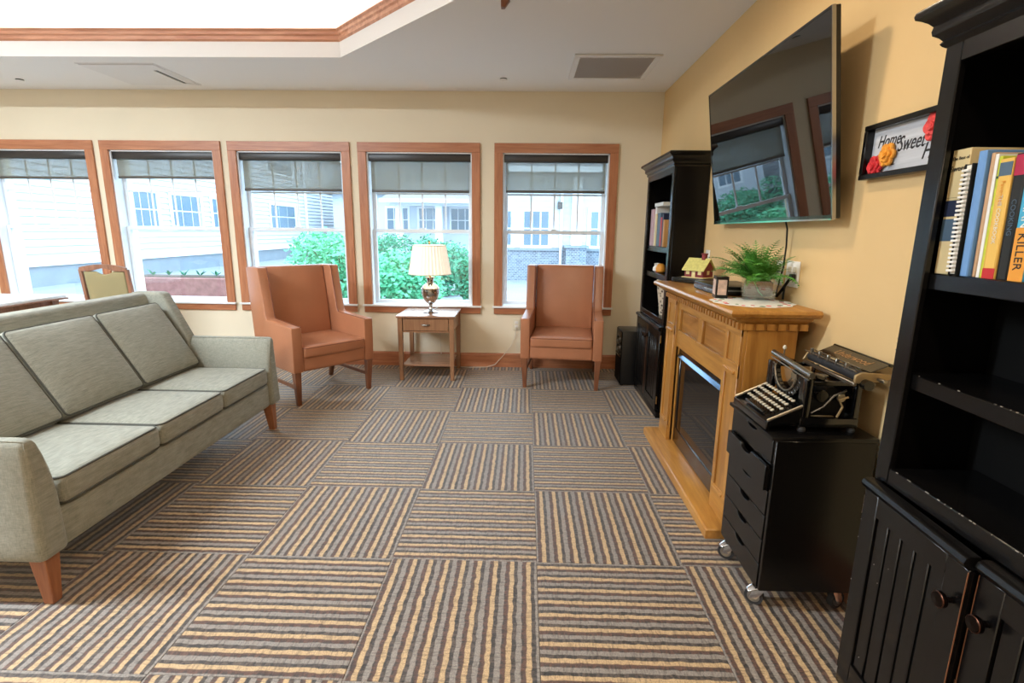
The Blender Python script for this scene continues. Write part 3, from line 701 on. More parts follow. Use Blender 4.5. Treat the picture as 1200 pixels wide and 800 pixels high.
def lamp():
    c = (-.945, 2.85)
    t = thing('table_lamp', 'lit table lamp with pleated cream shade and pewter urn base', 'lamp', (*c, .602))
    cc = (*c, .602)
    G().lathe([(.068, .0005), (.07, .008), (.06, .014), (.03, .022), (.018, .034), (.014, .055), (.02, .062), (.016, .07), (.022, .082)], cc, 36).build('foot', 'pewter', t, smooth=True)
    G().lathe([(.02, .082), (.042, .098), (.066, .13), (.08, .17), (.084, .2), (.083, .215), (.087, .22), (.087, .228), (.08, .234), (.07, .25), (.045, .268), (.033, .275), (.03, .30), (.034, .318), (.046, .322), (.046, .33), (.02, .335)], cc, 40).build('urn', 'pewter', t, smooth=True)
    G().cyl((*c, .93), (*c, 1.0), .01).cyl((*c, 1.0), (*c, 1.03), .016).build('socket', 'brass', t, smooth=True)
    n = 72; g = G(); vs = []
    for r, z in ((.192, .958), (.19, .966), (.147, 1.215), (.145, 1.222)):
        for i in range(n):
            a = 2*PI*i/n; k = 1 + (.022 if i % 2 else -.022); vs.append((c[0]+r*k*math.cos(a), c[1]+r*k*math.sin(a), z))
    inner = [((x-c[0])*.985+c[0], (y-c[1])*.985+c[1], z) for x, y, z in vs]
    f = [(j*n+i, j*n+(i+1) % n, (j+1)*n+(i+1) % n, (j+1)*n+i) for j in range(3) for i in range(n)]
    m = 4*n
    f += [tuple(m+q for q in reversed(q4)) for q4 in f] + [(i, m+i, m+(i+1) % n, (i+1) % n) for i in range(n)] + [(3*n+i, 3*n+(i+1) % n, m+3*n+(i+1) % n, m+3*n+i) for i in range(n)]
    sh = g.add(vs+inner, f).build('lamp_shade', 'lampshade', t)
    for r, z in ((.194, .962), (.148, 1.218)):
        G().tube([(c[0]+r*math.cos(2*PI*i/48), c[1]+r*math.sin(2*PI*i/48), z) for i in range(48)], .004, 6, True).build('trim', 'paper', sh, smooth=True)
    G().tube([(c[0]-.145, c[1], 1.212), (c[0], c[1], 1.205), (c[0]+.145, c[1], 1.212)], .002, 5).cyl((*c, 1.03), (*c, 1.235), .003).build('harp', 'brass', t)
    G().lathe([(.004, 1.225-.602), (.009, .63), (.006, .638), (.01, .648), (.0, .66)], cc, 16).build('finial', 'brass', t, smooth=True)
    l = bpy.data.lights.new('lamp_bulb', 'POINT'); l.energy = 2.2; l.color = (1, .9, .76); l.shadow_soft_size = .04
    o = bpy.data.objects.new('lamp_bulb', l); C.objects.link(o); o.location = (0, 0, 1.09-.602); o.parent = t
    # flex runs down behind the table to the wall outlet
    pts = [(c[0], c[1]+.07, .61), (c[0]+.02, 3.1, .612), (c[0]+.03, 3.155, .58), (c[0]+.04, 3.16, .1), (c[0]+.12, 3.14, .012), (-.62, 3.12, .006), (-.45, 3.13, .008), (-.36, 3.155, .03), (-.28, 3.16, .12), (-.2, 3.165, .22), (-.16, 3.172, .33), (-.15, 3.172, .42)]
    G().tube(pts, .0035, 6).build('flex', 'cord_white', t, smooth=True)
lamp()
def wall_plate(name, label, centre, normal, w_, h_, group=None, slots=1):
    t = thing(name, label, 'outlet' if 'outlet' in name else 'switch', centre, group=group)
    x, y, z = centre
    if normal == 'y':
        G().box(x-w_/2, y-.007, z-h_/2, x+w_/2, y-.0005, z+h_/2).build('plate', 'cream_plastic', t, .003, 2)
        for dz in (-.02, .02): G().box(x-.016, y-.010, z+dz-.013, x+.016, y-.006, z+dz+.013).build('socket', 'white_plastic', t, .002, 1)
    else:
        G().box(x-.007, y-w_/2, z-h_/2, x-.0005, y+w_/2, z+h_/2).build('plate', 'white_plastic', t, .003, 2)
        for k in range(slots):
            yy = y + (k-(slots-1)/2)*.046
            for dz in (-.02, .02): G().box(x-.010, yy-.016, z+dz-.013, x-.006, yy+.016, z+dz+.013).build('socket', 'cream_plastic', t, .002, 1)
wall_plate('wall_outlet', 'cream wall outlet below the window with the lamp cord plugged in', (-.148, WB, .44), 'y', .072, .118)
wall_plate('wall_outlet', 'white wall outlet plate behind the fern leaves', (WR, .64, 1.17), 'x', .075, .118)
wall_plate('wall_outlet', 'white double wall outlet plate beside the hanging black cord', (WR, .515, 1.175), 'x', .118, .118, slots=2)
wall_plate('wall_switch', 'small white switch plate on the wall behind the toy house', (WR, 1.675, 1.185), 'x', .072, .118)

# ------------------------------------------------------------------ dining table and chair beyond the sofa
def dining_table():
    t = thing('dining_table', 'wooden table with a pale glossy top behind the sofa', 'table', (-4.75, 2.12, 0))
    G().box(-5.35, 1.62, .725, -4.2, 2.62, .752).build('tabletop', 'white_paint', t, .006, 2)
    G().box(-5.36, 1.61, .712, -4.19, 2.63, .726).build('edge_band', 'dining_wood', t, .003, 1)
    for x in (-5.28, -4.27):
        for y in (1.7, 2.54): G().taper((x, y, 0), .024, (x, y, .72), .036).build('leg', 'dining_wood', t, .003, 1)
    for (a, b, c, d) in ((-5.27, 1.66, -4.28, 1.68), (-5.27, 2.56, -4.28, 2.58), (-5.3, 1.7, -5.28, 2.54), (-4.27, 1.7, -4.25, 2.54)):
        G().box(a, b, .63, c, d, .712).build('apron', 'dining_wood', t)
dining_table()
def dining_chair():
    t = thing('dining_chair', 'wooden dining chair with olive padded back showing above the sofa', 'chair', (-3.95, 2.62, 0), 0)
    # back faces the camera; seat runs away towards the table at the left
    x0, x1, y = -4.0, -3.585, 2.64
    M = lambda z: y - .05*(z-.45)/.5
    for x in (x0, x1):
        s = -1 if x == x0 else 1
        G().taper((x, y+.05, 0), .016, (x, y, .46), .02).build('leg', 'dining_wood', t, .002, 1)
        G().taper((x, y, .46), (.017, .02), (x-s*.0, y-.055, .985), (.014, .016)).build('back_post', 'dining_wood', t, .003, 1)
    for x in (x0+.005, x1-.005): G().taper((x, y+.44, 0), .016, (x, y+.43, .44), .021).build('leg', 'dining_wood', t, .002, 1)
    g = G(); n = 12; top = []; bot = []
    for i in range(n+1):
        u = i/n*2-1; x = (x0+x1)/2 + u*(x1-x0)/2; top.append((x, 1.0+.028*(1-u*u))); bot.append((x, .972-.005*abs(u) + .022*max(0, 1-(u*2.2)**2)))
    for i in range(n):
        g.hexa([(bot[i][0], y-.072, bot[i][1]), (bot[i+1][0], y-.072, bot[i+1][1]), (bot[i+1][0], y-.045, bot[i+1][1]), (bot[i][0], y-.045, bot[i][1]),
                (top[i][0], y-.074, top[i][1]), (top[i+1][0], y-.074, top[i+1][1]), (top[i+1][0], y-.047, top[i+1][1]), (top[i][0], y-.047, top[i][1])])
    g.build('top_rail', 'dining_wood', t)
    def fn(u, v, w, p):
        p.y += -.05*(w*.235+.235)/.5
        if w > .3: p.z -= .03*max(0, 1-(u*2.3)**2)*(w-.3)/.7
        return p
    G().rbox(((x0+x1)/2, y, .735), (.184, .018, .232), .014, 8, fn).build('padded_back', 'olive_fabric', t, smooth=True)
    G().rbox(((x0+x1)/2, y+.22, .465), (.225, .225, .035), .02, 5, crown=(0, 0, .012)).build('seat', 'olive_fabric', t, smooth=True)
    for x in (x0, x1): G().box(x-.01, y+.02, .39, x+.01, y+.43, .43).build('rail', 'dining_wood', t)
dining_chair()

# ------------------------------------------------------------------ black bookcases
def bookcase(y0, y1, label, shelves, ajar, near):
    xf, xb = .93, WR-.006; yc = (y0+y1)/2
    t = thing('bookcase', label, 'bookcase', ((xf+xb)/2, yc, 0), group='black bookcases')
    L = 'black_lacquer'
    for a, b in ((y0, y0+.02), (y1-.02, y1)): G().box(xf+.018, a, .0, xb, b, 1.80).build('side_panel', 'black_lacquer_shaded', t, .002, 1)
    G().box(xb-.008, y0+.02, .06, xb, y1-.02, 1.80).build('back_panel', 'black_inside', t)
    G().box(xf, y0, .69, xf+.018, y0+.052, 1.80).build('stile', L, t, .003, 1); G().box(xf, y1-.052, .69, xf+.018, y1, 1.80).build('stile', L, t, .003, 1)
    G().box(xf, y0+.052, 1.752, xf+.018, y1-.052, 1.80).build('top_rail', L, t, .002, 1)
    G().box(xf+.018, y0+.02, 1.782, xb-.008, y1-.02, 1.80).build('top_board', L, t)
    pr = [(0.0, 1.795), (.006, 1.80), (.010, 1.806), (.006, 1.812), (.012, 1.82), (.022, 1.828), (.024, 1.838), (.022, 1.848), (.03, 1.858), (.04, 1.866), (.05, 1.872), (.052, 1.88), (.05, 1.888), (.044, 1.892)]
    G().loft3(pr, xf, xb, y0, y1).build('crown', L, t, smooth=True)
    for z in shelves: G().box(xf+.019, y0+.021, z-.042, xb-.009, y1-.021, z).build('shelf', L, t, .003, 1)
    G().box(xf-.0, y0+.052, .69, xb-.009, y1-.052, .738).build('bottom_board', L, t, .003, 1)
    for a, b in ((y0, y0+.03), (y1-.03, y1)): G().box(xf+.004, a, .02, xf+.018, b, .69).build('lower_stile', L, t)
    G().box(xf-.012, y0-.006, 0, xf+.03, y1+.006, .05).build('plinth', L, t, .006, 2)
    ym = yc
    for s, ya, yb in ((1, ym+.003, y1-.004), (-1, y0+.004, ym-.003)):
        hinge_y = yb if s > 0 else ya
        rot = ajar if s > 0 else 0
        M = Matrix.Translation((xf+.002, hinge_y, 0)) @ Matrix.Rotation(-rot*s, 4, 'Z') @ Matrix.Translation((-(xf+.002), -hinge_y, 0))
        z0, z1, x0, x1 = .06, .655, xf-.02, xf+.001; sw = .06
        def D(name, g, m, par, bev=.002, sm=None): return g.xform(M).build(name, m, par, bev, 1, sm)
        d = D('door', G().box(x0, ya, z0, x1, ya+sw, z1).box(x0, yb-sw, z0, x1, yb, z1).box(x0, ya+sw, z0, x1, yb-sw, z0+sw).box(x0, ya+sw, z1-sw, x1, yb-sw, z1), L, t)
        D('panel', G().box(x0+.012, ya+sw-.004, z0+sw-.004, x1, yb-sw+.004, z1-sw+.004), 'black_inside', d, 0)
        nb = 5; wv = (yb-ya-2*sw)/nb
        for k in range(nb): D('beadboard', G().box(x0+.006, ya+sw+k*wv+.004, z0+sw, x0+.013, ya+sw+(k+1)*wv-.004, z1-sw), L, d, .002)
        D('door_moulding', G().prism([(xf-.022, .656), (xf-.03, .662), (xf-.034, .672), (xf-.03, .682), (xf-.02, .687), (xf+.0, .687), (xf+.0, .656)], 'y', ya, yb), L, d, 0, True)
        ky = ya+.028 if s > 0 else yb-.038
        k1 = D('knob', G().lathe([(.007, .0), (.007, .010), (.011, .013), (.012, .016), (.018, .019), (.0185, .026), (.016, .031), (.0, .033)], (0, 0, 0), 20, 'x').xform(Matrix.Translation((x0, ky, .562)) @ Matrix.Diagonal((-1, 1, 1, 1))), 'bronze', d, 0, True)
        D('knob_edge', G().tube([(x0-.0285, ky+.0175*math.cos(2*PI*i/20), .562+.0175*math.sin(2*PI*i/20)) for i in range(20)], .0012, 5, True), 'copper_edge', d, 0, True)
        e = ya if s > 0 else yb
        D('worn_edge', G().box(x0-.0006, e-.0004, z0+.01, x0+.0012, e+.0012 if s > 0 else e+.0004, z1-.005), 'worn_edge', d, 0)
        for z in (.6, .14): G().cyl((xf-.012, hinge_y+s*.004, z-.028), (xf-.012, hinge_y+s*.004, z+.028), .0045, n=10).build('hinge', 'brass', d, smooth=True)
    if near:   # chipped paint along the shelf noses
        rnd = random.Random(3); g = G()
        for k in range(26):
            z = rnd.choice([.738, .738, shelves[1]]); y = rnd.uniform(y1-.5, y1-.07); l_ = rnd.uniform(.001, .007)
            x = xf-.0008 if z == .738 else xf+.0182
            g.box(x, y, z-.0012, x+.002, y+l_, z+.0004)
        for k in range(30):
            zz = rnd.uniform(.1, 1.2); side = rnd.random() < .6
            y = y1-.001 if side else rnd.uniform(y1-.3, y1-.08)
            x = xf-.0006 if zz > .7 else xf-.0208
            if not side and zz > .65: continue
            if zz < .7: y = min(y, y1-.006)
            g.box(x, y-.0012, zz, x+.0012, y+.0004, zz+rnd.uniform(.001, .003))
        mat('bare_primer', (150, 144, 134), .7)
        o = g.build('paint_chips', 'bare_primer', t); o['kind'] = 'stuff'
    return t
bookcase(-1.315, -.553, 'tall black bookcase with cookbooks and paired knobs, nearest the camera', (1.265, 1.003), math.radians(2.6), True)
bookcase(1.765, 2.55, 'tall black bookcase in the far corner behind the fireplace', (1.25, 1.048), 0, False)

# ------------------------------------------------------------------ books
def bookmat(name, col): return mat('book_'+name, col, .5)
for nm, c in (('cream', (222, 200, 150)), ('white', (232, 230, 226)), ('blue', (108, 152, 205)), ('tan', (196, 160, 124)), ('lime', (196, 204, 60)), ('green', (40, 80, 56)), ('yellow', (226, 184, 92)), ('red', (190, 40, 44)), ('black', (24, 26, 26)), ('magenta', (172, 30, 70)), ('cyan', (70, 170, 206)), ('orange', (224, 152, 54)), ('navy', (36, 44, 70)), ('slate', (78, 100, 120)), ('pink', (206, 176, 184)), ('bgold', (200, 150, 90))): bookmat(nm, c)
def book(label, yb, thick, z, h, depth, col, lean=0.0, xf=.962, group=None, bands=(), texts=(), comb=False, cat='book'):
    """spine faces -x; yb = far (left in view) edge"""
    t = thing('book', label, cat, (xf, yb-thick/2, z), group=group)
    M = Matrix.Translation((xf, yb-thick, z)) @ Matrix.Rotation(lean, 4, 'X') 
    def B(name, g, m, par=t, bev=.0015): return g.xform(M).build(name, m, par, bev, 1)
    ct = min(.0025, thick*.2)
    g = G().box(0, 0, 0, depth, ct, h).box(0, thick-ct, 0, depth, thick, h)
    if not comb: g.box(0, ct, 0, .003, thick-ct, h)
    B('cover', g, 'book_'+col, bev=.001 if thick > .008 else 0)
    B('pages', G().box(.004, ct, .003, depth-.004, thick-ct, h-.003), 'paper', bev=0)
    if comb:
        g = G(); n = 24
        for k in range(n): g.box(-.007, .001, .008+k*(h-.016)/n, .006, thick-.001, .008+(k+.55)*(h-.016)/n)
        B('comb_binding', g, 'book_white', bev=.001)
    for (z0, z1, c) in bands: B('spine_band', G().box(-.0006, .0006, z0*h, .0004, thick-.0006, z1*h), 'book_'+c, bev=0)
    for (s_, zc, size, m, vertical) in texts:
        F = frame_mat((-.0012, thick/2, zc*h), (0, 0, -1) if vertical else (0, -1, 0), (0, -1, 0) if vertical else (0, 0, 1))
        text('lettering', s_, size, m, t, M @ F, .0003)
    return t
GB = 'cookbooks on the near bookcase'
book('thick cream hardback at the left end of the near shelf', -.598, .052, 1.2652, .293, .17, 'cream', -.02, group=GB,
     bands=((.62, .622, 'black'), (.27, .45, 'slate'), (.47, .6, 'navy')), texts=(('The Best of', .93, .0105, 'ink', False), ('Sweets', .85, .018, 'ink', False)))
book('white comb-bound booklet beside the cream hardback', -.655, .022, 1.2652, .255, .17, 'black', -.03, .95, GB, comb=True)
book('light blue thick-spined binder on the near bookcase shelf', -.684, .022, 1.2652, .28, .19, 'blue', -.03, .955, GB)
book('thin tan softcover next to the light blue binder', -.712, .010, 1.2652, .272, .17, 'tan', -.03, .96, GB)
book('thin white softcover between the tan and lime books', -.7235, .008, 1.2652, .268, .17, 'white', -.03, .96, GB)
book('thin lime green softcover beside the yellow spine', -.733, .009, 1.2652, .262, .17, 'lime', -.03, .96, GB, bands=((.0, .6, 'lime'), (.82, .84, 'green')))
book('yellow cookbook with red foot band and small portrait on its spine', -.744, .031, 1.2652, .255, .18, 'yellow', -.03, .955, GB,
     bands=((0, .09, 'red'), (.86, .97, 'slate')), texts=(('THE COOKBOOK', .5, .013, 'paper', True), ('Favorites', .72, .014, 'book_orange', True)))
book('black cookbook with a magenta top beside the yellow one', -.777, .026, 1.2652, .262, .18, 'black', -.03, .958, GB, bands=((.83, .99, 'magenta'),), texts=(('COOKING', .5, .016, 'book_slate', True),))
book('cyan and orange novel lettered KILLER on its spine', -.805, .034, 1.2652, .245, .15, 'cyan', -.03, .958, GB, bands=((0, .45, 'orange'),), texts=(('KILLER', .25, .026, 'ink', True), ('WOMAN', .66, .026, 'paper', True)))
book('navy hardback at the right end of the near shelf', -.842, .035, 1.2652, .235, .16, 'navy', 0, .962, GB)
GF = 'books in the far bookcase'
book('tall pinkish white book at the left of the far shelf', 2.495, .075, 1.2502, .29, .19, 'pink', 0, .962, GF)
book('white hardback upright beside the pinkish book', 2.415, .05, 1.2502, .305, .17, 'white', 0, .975, GF)
book('cream narrow book in the middle of the far shelf', 2.36, .05, 1.2502, .25, .18, 'cream', 0, .965, GF)
book('wide slate blue book on the far shelf', 2.305, .1, 1.2502, .255, .17, 'slate', 0, .97, GF)
book('red spined book beside the slate blue one', 2.2, .045, 1.2502, .22, .17, 'red', 0, .968, GF)
book('dark navy book near the right of the far shelf', 2.15, .04, 1.2502, .245, .17, 'navy', 0, .968, GF)
book('orange brown book last on the far shelf', 2.105, .035, 1.2502, .2, .16, 'bgold', 0, .966, GF)
t = thing('book', 'white book lying flat across the tops of the far books', 'book', (1.04, 2.26, 1.556), group=GF)
G().box(.965, 2.14, 1.5565, 1.12, 2.40, 1.559).box(.965, 2.14, 1.581, 1.12, 2.40, 1.5835).box(.965, 2.14, 1.559, .968, 2.40, 1.581).build('cover', 'book_white', t)
G().box(.969, 2.143, 1.5591, 1.117, 2.397, 1.5809).build('pages', 'paper', t)
t = thing('ornament', 'small orange and white ornament on the far bookcase shelf', 'ornament', (.985, 2.2, 1.048))
G().lathe([(.02, 1.0485), (.036, 1.06), (.04, 1.085), (.03, 1.11), (.015, 1.12), (0, 1.121)], (.985, 2.16, 0), 20).build('orange_body', 'book_orange', t, smooth=True)
G().lathe([(.02, 1.0485), (.034, 1.06), (.034, 1.08), (.022, 1.10), (.026, 1.115), (0, 1.12)], (.985, 2.27, 0), 20).build('white_body', 'book_white', t, smooth=True)
G().box(.97, 2.16, 1.0485, 1.0, 2.27, 1.054).build('base', 'book_red', t)
t = thing('vase', 'tall spotted cream and brown vase in the far bookcase', 'vase', (1.01, 2.06, .738))
G().lathe([(.05, .7385), (.055, .76), (.062, .83), (.075, .92), (.082, .99), (.084, 1.0), (.076, 1.0), (.072, .95), (0, .80)], (1.02, 2.05, 0), 28).build('body', 'leopard', t, smooth=True)
G().tube([(1.02+.081*math.cos(2*PI*i/28), 2.05+.081*math.sin(2*PI*i/28), 1.0) for i in range(28)], .005, 6, True).build('rim', 'paper', t, smooth=True)

# ------------------------------------------------------------------ subwoofer in the corner
def speaker():
    t = thing('speaker', 'black floor-standing speaker box beside the far bookcase', 'speaker', (.875, 2.80, 0))
    x0, x1, y0, y1 = .795, .925, 2.60, 2.86
    x0, x1, y0, y1 = .79, 1.0, 2.585, 2.85
    G().box(x0+.012, y0, .012, x1, y1, .50).build('cabinet', 'black_plastic', t, .004, 2)
    G().box(x0+.004, y0+.006, .02, x0+.0125, y1-.006, .255).build('grille', 'black_inside', t, .003, 1)
    p = G().box(x0+.004, y0+.006, .272, x0+.0125, y1-.006, .492).build('control_panel', 'black_laminate', t, .003, 1)
    for k in range(4):
        z = .30+.04*k
        for j in range(2): G().lathe([(.012, 0), (.012, -.008), (0, -.009)], (x0+.004, y0+.06+.12*j, z), 14, 'x').build('dial', 'steel' if (j+k) % 2 else 'black_plastic', p, smooth=True)
    G().box(x0, y0+.004, .257, x0+.0125, y1-.004, .27).build('trim_bar', 'black_metal', t, .002, 1)
    for x in (x0+.03, x1-.03):
        for y in (y0+.03, y1-.03): G().cyl((x, y, 0), (x, y, .0125), .014, n=12).build('foot', 'rubber', t)
speaker()

# ------------------------------------------------------------------ fireplace
def fireplace():
    t = thing('fireplace', 'oak electric fireplace with dentil mantel against the right wall', 'fireplace', (.97, .83, 0))
    xf, xb, y0, y1 = .855, 1.092, .25, 1.41
    pw = .175; xp = xf+.024
    O = 'oak'
    G().loft3([(0, 0), (0, .042), (-.004, .048), (-.008, .05)], .765, xb, .20, 1.46).build('hearth', 'oak_y', t, .002, 1)
    # sides and pilasters
    for a, b in ((y0, y0+.02), (y1-.02, y1)): G().box(xp, a, .05, xb, b, .955).build('side_panel', O, t, .002, 1)
    for a, b in ((y0, y0+pw), (y1-pw, y1)):
        p = G().box(xf+.008, a, .0505, xp, b, .955).build('pilaster', O, t, .002, 1)
        fw = .034
        for (z0, z1) in ((.18, .74), (.80, .925)):
            for c, d in ((a, a+fw), (b-fw, b)): G().box(xf, c, z0-.03, xf+.0085, d, z1+.03).build('pilaster_stile', O, p, .0015, 1)
        for z0, z1 in ((.0505, .18), (.74, .80), (.925, .955)): G().box(xf-.0005, a, z0, xf+.0085, b, z1).build('pilaster_rail', 'oak_y', p, .0015, 1)
        G().box(xf-.012, a+fw*.8, .752, xf, b-fw*.8, .766).build('block', 'oak_y', p, .002, 1)
        G().box(xf-.010, a+fw*.8, .165, xf, b-fw*.8, .176).build('block', 'oak_y', p, .002, 1)
        for z in (.7665, .1765):
            pass
    # header with two recessed panels
    ya, yb = y0+pw, y1-pw; ym = (ya+yb)/2
    h = G().box(xp+.012, ya, .67, xp+.03, yb, .955).build('header', 'oak_panel', t)
    fr = [(ya, .67, yb, .775), (ya, .905, yb, .955), (ya, .775, ya+.035, .905), (yb-.035, .775, yb, .905), (ym-.04, .775, ym+.04, .905)]
    for i, (a, za, b, zb) in enumerate(fr): G().box(xp-.004, a, za, xp+.0125, b, zb).build('header_rail' if i < 2 else 'header_stile', 'oak_y' if i < 2 else O, h, .002, 1)
    for a, b in ((ya+.035, ym-.04), (ym+.04, yb-.035)):
        G().box(xp-.008, a-.004, .768, xp+.006, b+.004, .779).build('panel_ledge', 'oak_y', h, .002, 1)
        G().box(xp+.0118-.004, a+.012, .790, xp+.0125, b-.012, .893).build('raised_panel', 'oak_panel', h, .003, 1)
    G().box(xp+.01, ya, .05, xp+.03, ya+.02, .67).box(xp+.01, yb-.02, .05, xp+.03, yb, .67).build('jamb', O, t)
    # firebox insert
    fi = G().box(xp+.03, ya+.005, .052, xp+.19, yb-.005, .665).build('firebox', 'black_inside', t)
    xg = xp+.014
    G().box(xg, ya+.021, .055, xg+.02, yb-.021, .15).box(xg, ya+.021, .62, xg+.02, yb-.021, .668).box(xg, ya+.021, .15, xg+.02, ya+.05, .62).box(xg, yb-.05, .15, xg+.02, yb-.021, .62).build('insert_frame', 'black_metal', fi, .003, 1)
    G().prism([(xg+.006, .634), (xg-.003, .632), (xg-.016, .614), (xg-.015, .609), (xg+.006, .604)], 'y', ya+.03, yb-.03).build('hood_trim', 'hood_blue_reflection', fi)
    G().box(xg+.006, ya+.048, .148, xg+.010, yb-.048, .622).build('glass', 'fire_glass', fi)
    # mantel shelf and crown
    G().loft3([(.0, .955), (.006, .957), (.006, .985), (.018, .992), (.034, 1.0), (.05, 1.008), (.052, 1.014)], xf, xb+.03, y0, y1).build('mantel_crown', 'oak_y', t, .001, 1)
    G().loft3([(.052, 1.0145), (.066, 1.018), (.078, 1.026), (.082, 1.036), (.078, 1.046), (.072, 1.05)], xf, 1.14, y0-.0, y1).build('mantel_shelf', 'oak_y', t, smooth=True)
    d0 = None; n = 30
    for k in range(n):
        y = y0+.004 + (y1-y0-.03)*k/(n-1)
        if d0 is None: d0 = G().box(xf-.018, y, .958, xf-.006, y+.022, .985).build('dentil', O, t); yk = y
        else: copy_part(d0, t, (0, y-yk, 0))
    for yy, s in ((y0, -1), (y1, 1)):
        d1 = None
        for k in range(6):
            x = xf+.006+k*.046
            if d1 is None: d1 = G().box(x, yy+s*.006, .958, x+.032, yy+s*.016, .985).build('dentil', O, t)
            else: copy_part(d1, t, (k*.046, 0, 0))
fireplace()

# ------------------------------------------------------------------ things on the mantel
MZ = 1.0502
def toy_house():
    t = thing('toy_house', 'miniature dark red house with pale yellow roof on the mantel', 'ornament', (1.02, 1.37, MZ+.031), math.radians(-52), world=False)
    L, D, H = .066, .052, .062
    G().prism([(-D, .006), (D, .006), (D, H), (0, H+.052), (-D, H)], 'x', -L, L).build('wall', 'house_red', t)
    G().box(-L-.012, -D-.014, 0, L+.012, D+.006, .0065).build('base', 'house_cream', t, .002, 1)
    for s in (-1, 1):
        G().hexa([(-L-.012, s*(D+.014), H-.018), (L+.012, s*(D+.014), H-.018), (L+.012, 0, H+.052), (-L-.012, 0, H+.052), (-L-.012, s*(D+.014), H-.011), (L+.012, s*(D+.014), H-.011), (L+.012, 0, H+.060), (-L-.012, 0, H+.060)]).build('roof', 'house_roof', t)
    ch_ = G().box(.02, -.01, H+.03, .044, .014, H+.085).build('chimney', 'house_red', t, .001, 1)
    G().box(.017, -.013, H+.082, .047, .017, H+.09).build('chimney_cap', 'house_red', ch_)
    G().box(-.012, -D-.003, .0065, .012, -D+.001, .04).build('door', 'house_cream', t)
    for x in (-.042, .042): G().box(x-.012, -D-.002, .022, x+.012, -D+.001, .044).build('window', 'house_cream', t)
    G().box(L-.001, -.012, .022, L+.002, .012, .046).build('window', 'house_cream', t)
toy_house()
def mantel_things():
    t = thing('media_box', 'low black media box under the toy house on the mantel', 'electronics', (1.01, 1.36, MZ), math.radians(-52), world=False)
    G().box(-.13, -.085, .003, .12, .085, .030).build('case', 'black_plastic', t, .003, 2)
    G().box(-.11, -.0865, .009, .10, -.0848, .024).build('front_panel', 'black_metal', t)
    for x in (-.11, .1):
        for y in (-.06, .06): G().cyl((x, y, 0), (x, y, .0035), .008, n=10).build('foot', 'rubber', t)
    t = thing('disc_player', 'black disc player with bright front strip beside the photo cube', 'electronics', (.99, .84, MZ))
    z = MZ
    G().box(.885, .665, z+.004, 1.12, 1.015, z+.046).build('case', 'black_plastic', t, .003, 2)
    G().box(.8835, .67, z+.012, .8852, 1.01, z+.038).build('fascia', 'black_metal', t)
    G().box(.8825, .70, z+.022, .8838, .84, z+.027).build('disc_tray', 'steel', t)
    G().box(.93, .6635, z+.022, 1.08, .6652, z+.030).build('side_trim', 'steel', t)
    for x in (.9, 1.1):
        for y in (.69, .99): G().cyl((x, y, z), (x, y, z+.0045), .009, n=10).build('foot', 'rubber', t)
    t = thing('photo_block', 'small dark photo block with a picture on its face', 'photo frame', (.878, .60, MZ), math.radians(-10), world=False)
    G().box(-.028, -.045, 0, .028, .045, .105).build('block', 'black_laminate', t, .002, 1)
    G().box(-.0292, -.033, .018, -.0275, .033, .09).build('picture', 'photo_print', t)
    G().box(-.02, -.0465, .018, .02, -.0445, .09).build('picture', 'photo_print', t)
    t = thing('doily', 'round white floral doily under the fern vase', 'doily', (.965, .455, MZ))
    n = 48; pts = []
    for i in range(n): r = .176*(1+.035*math.sin(i*PI*.5)); pts.append((.965+r*math.cos(2*PI*i/n), .44+r*math.sin(2*PI*i/n)))
    G().prism(pts, 'z', MZ, MZ+.002).build('cloth', 'doily_white', t)
    rnd = random.Random(5)
    for k in range(26):
        a = 2*PI*k/26; r = .135+.022*(k % 2); x, y = .965+r*math.cos(a), .44+r*math.sin(a); s_ = rnd.uniform(.008, .014)
        G().lathe([(s_, 0), (s_*.8, .0012), (0, .0014)], (x, y, MZ+.002), 7).build('flower' if k % 3 else 'leaf', 'doily_red' if k % 3 == 0 else 'doily_green' if k % 3 == 1 else 'rose_coral', t)
mantel_things()
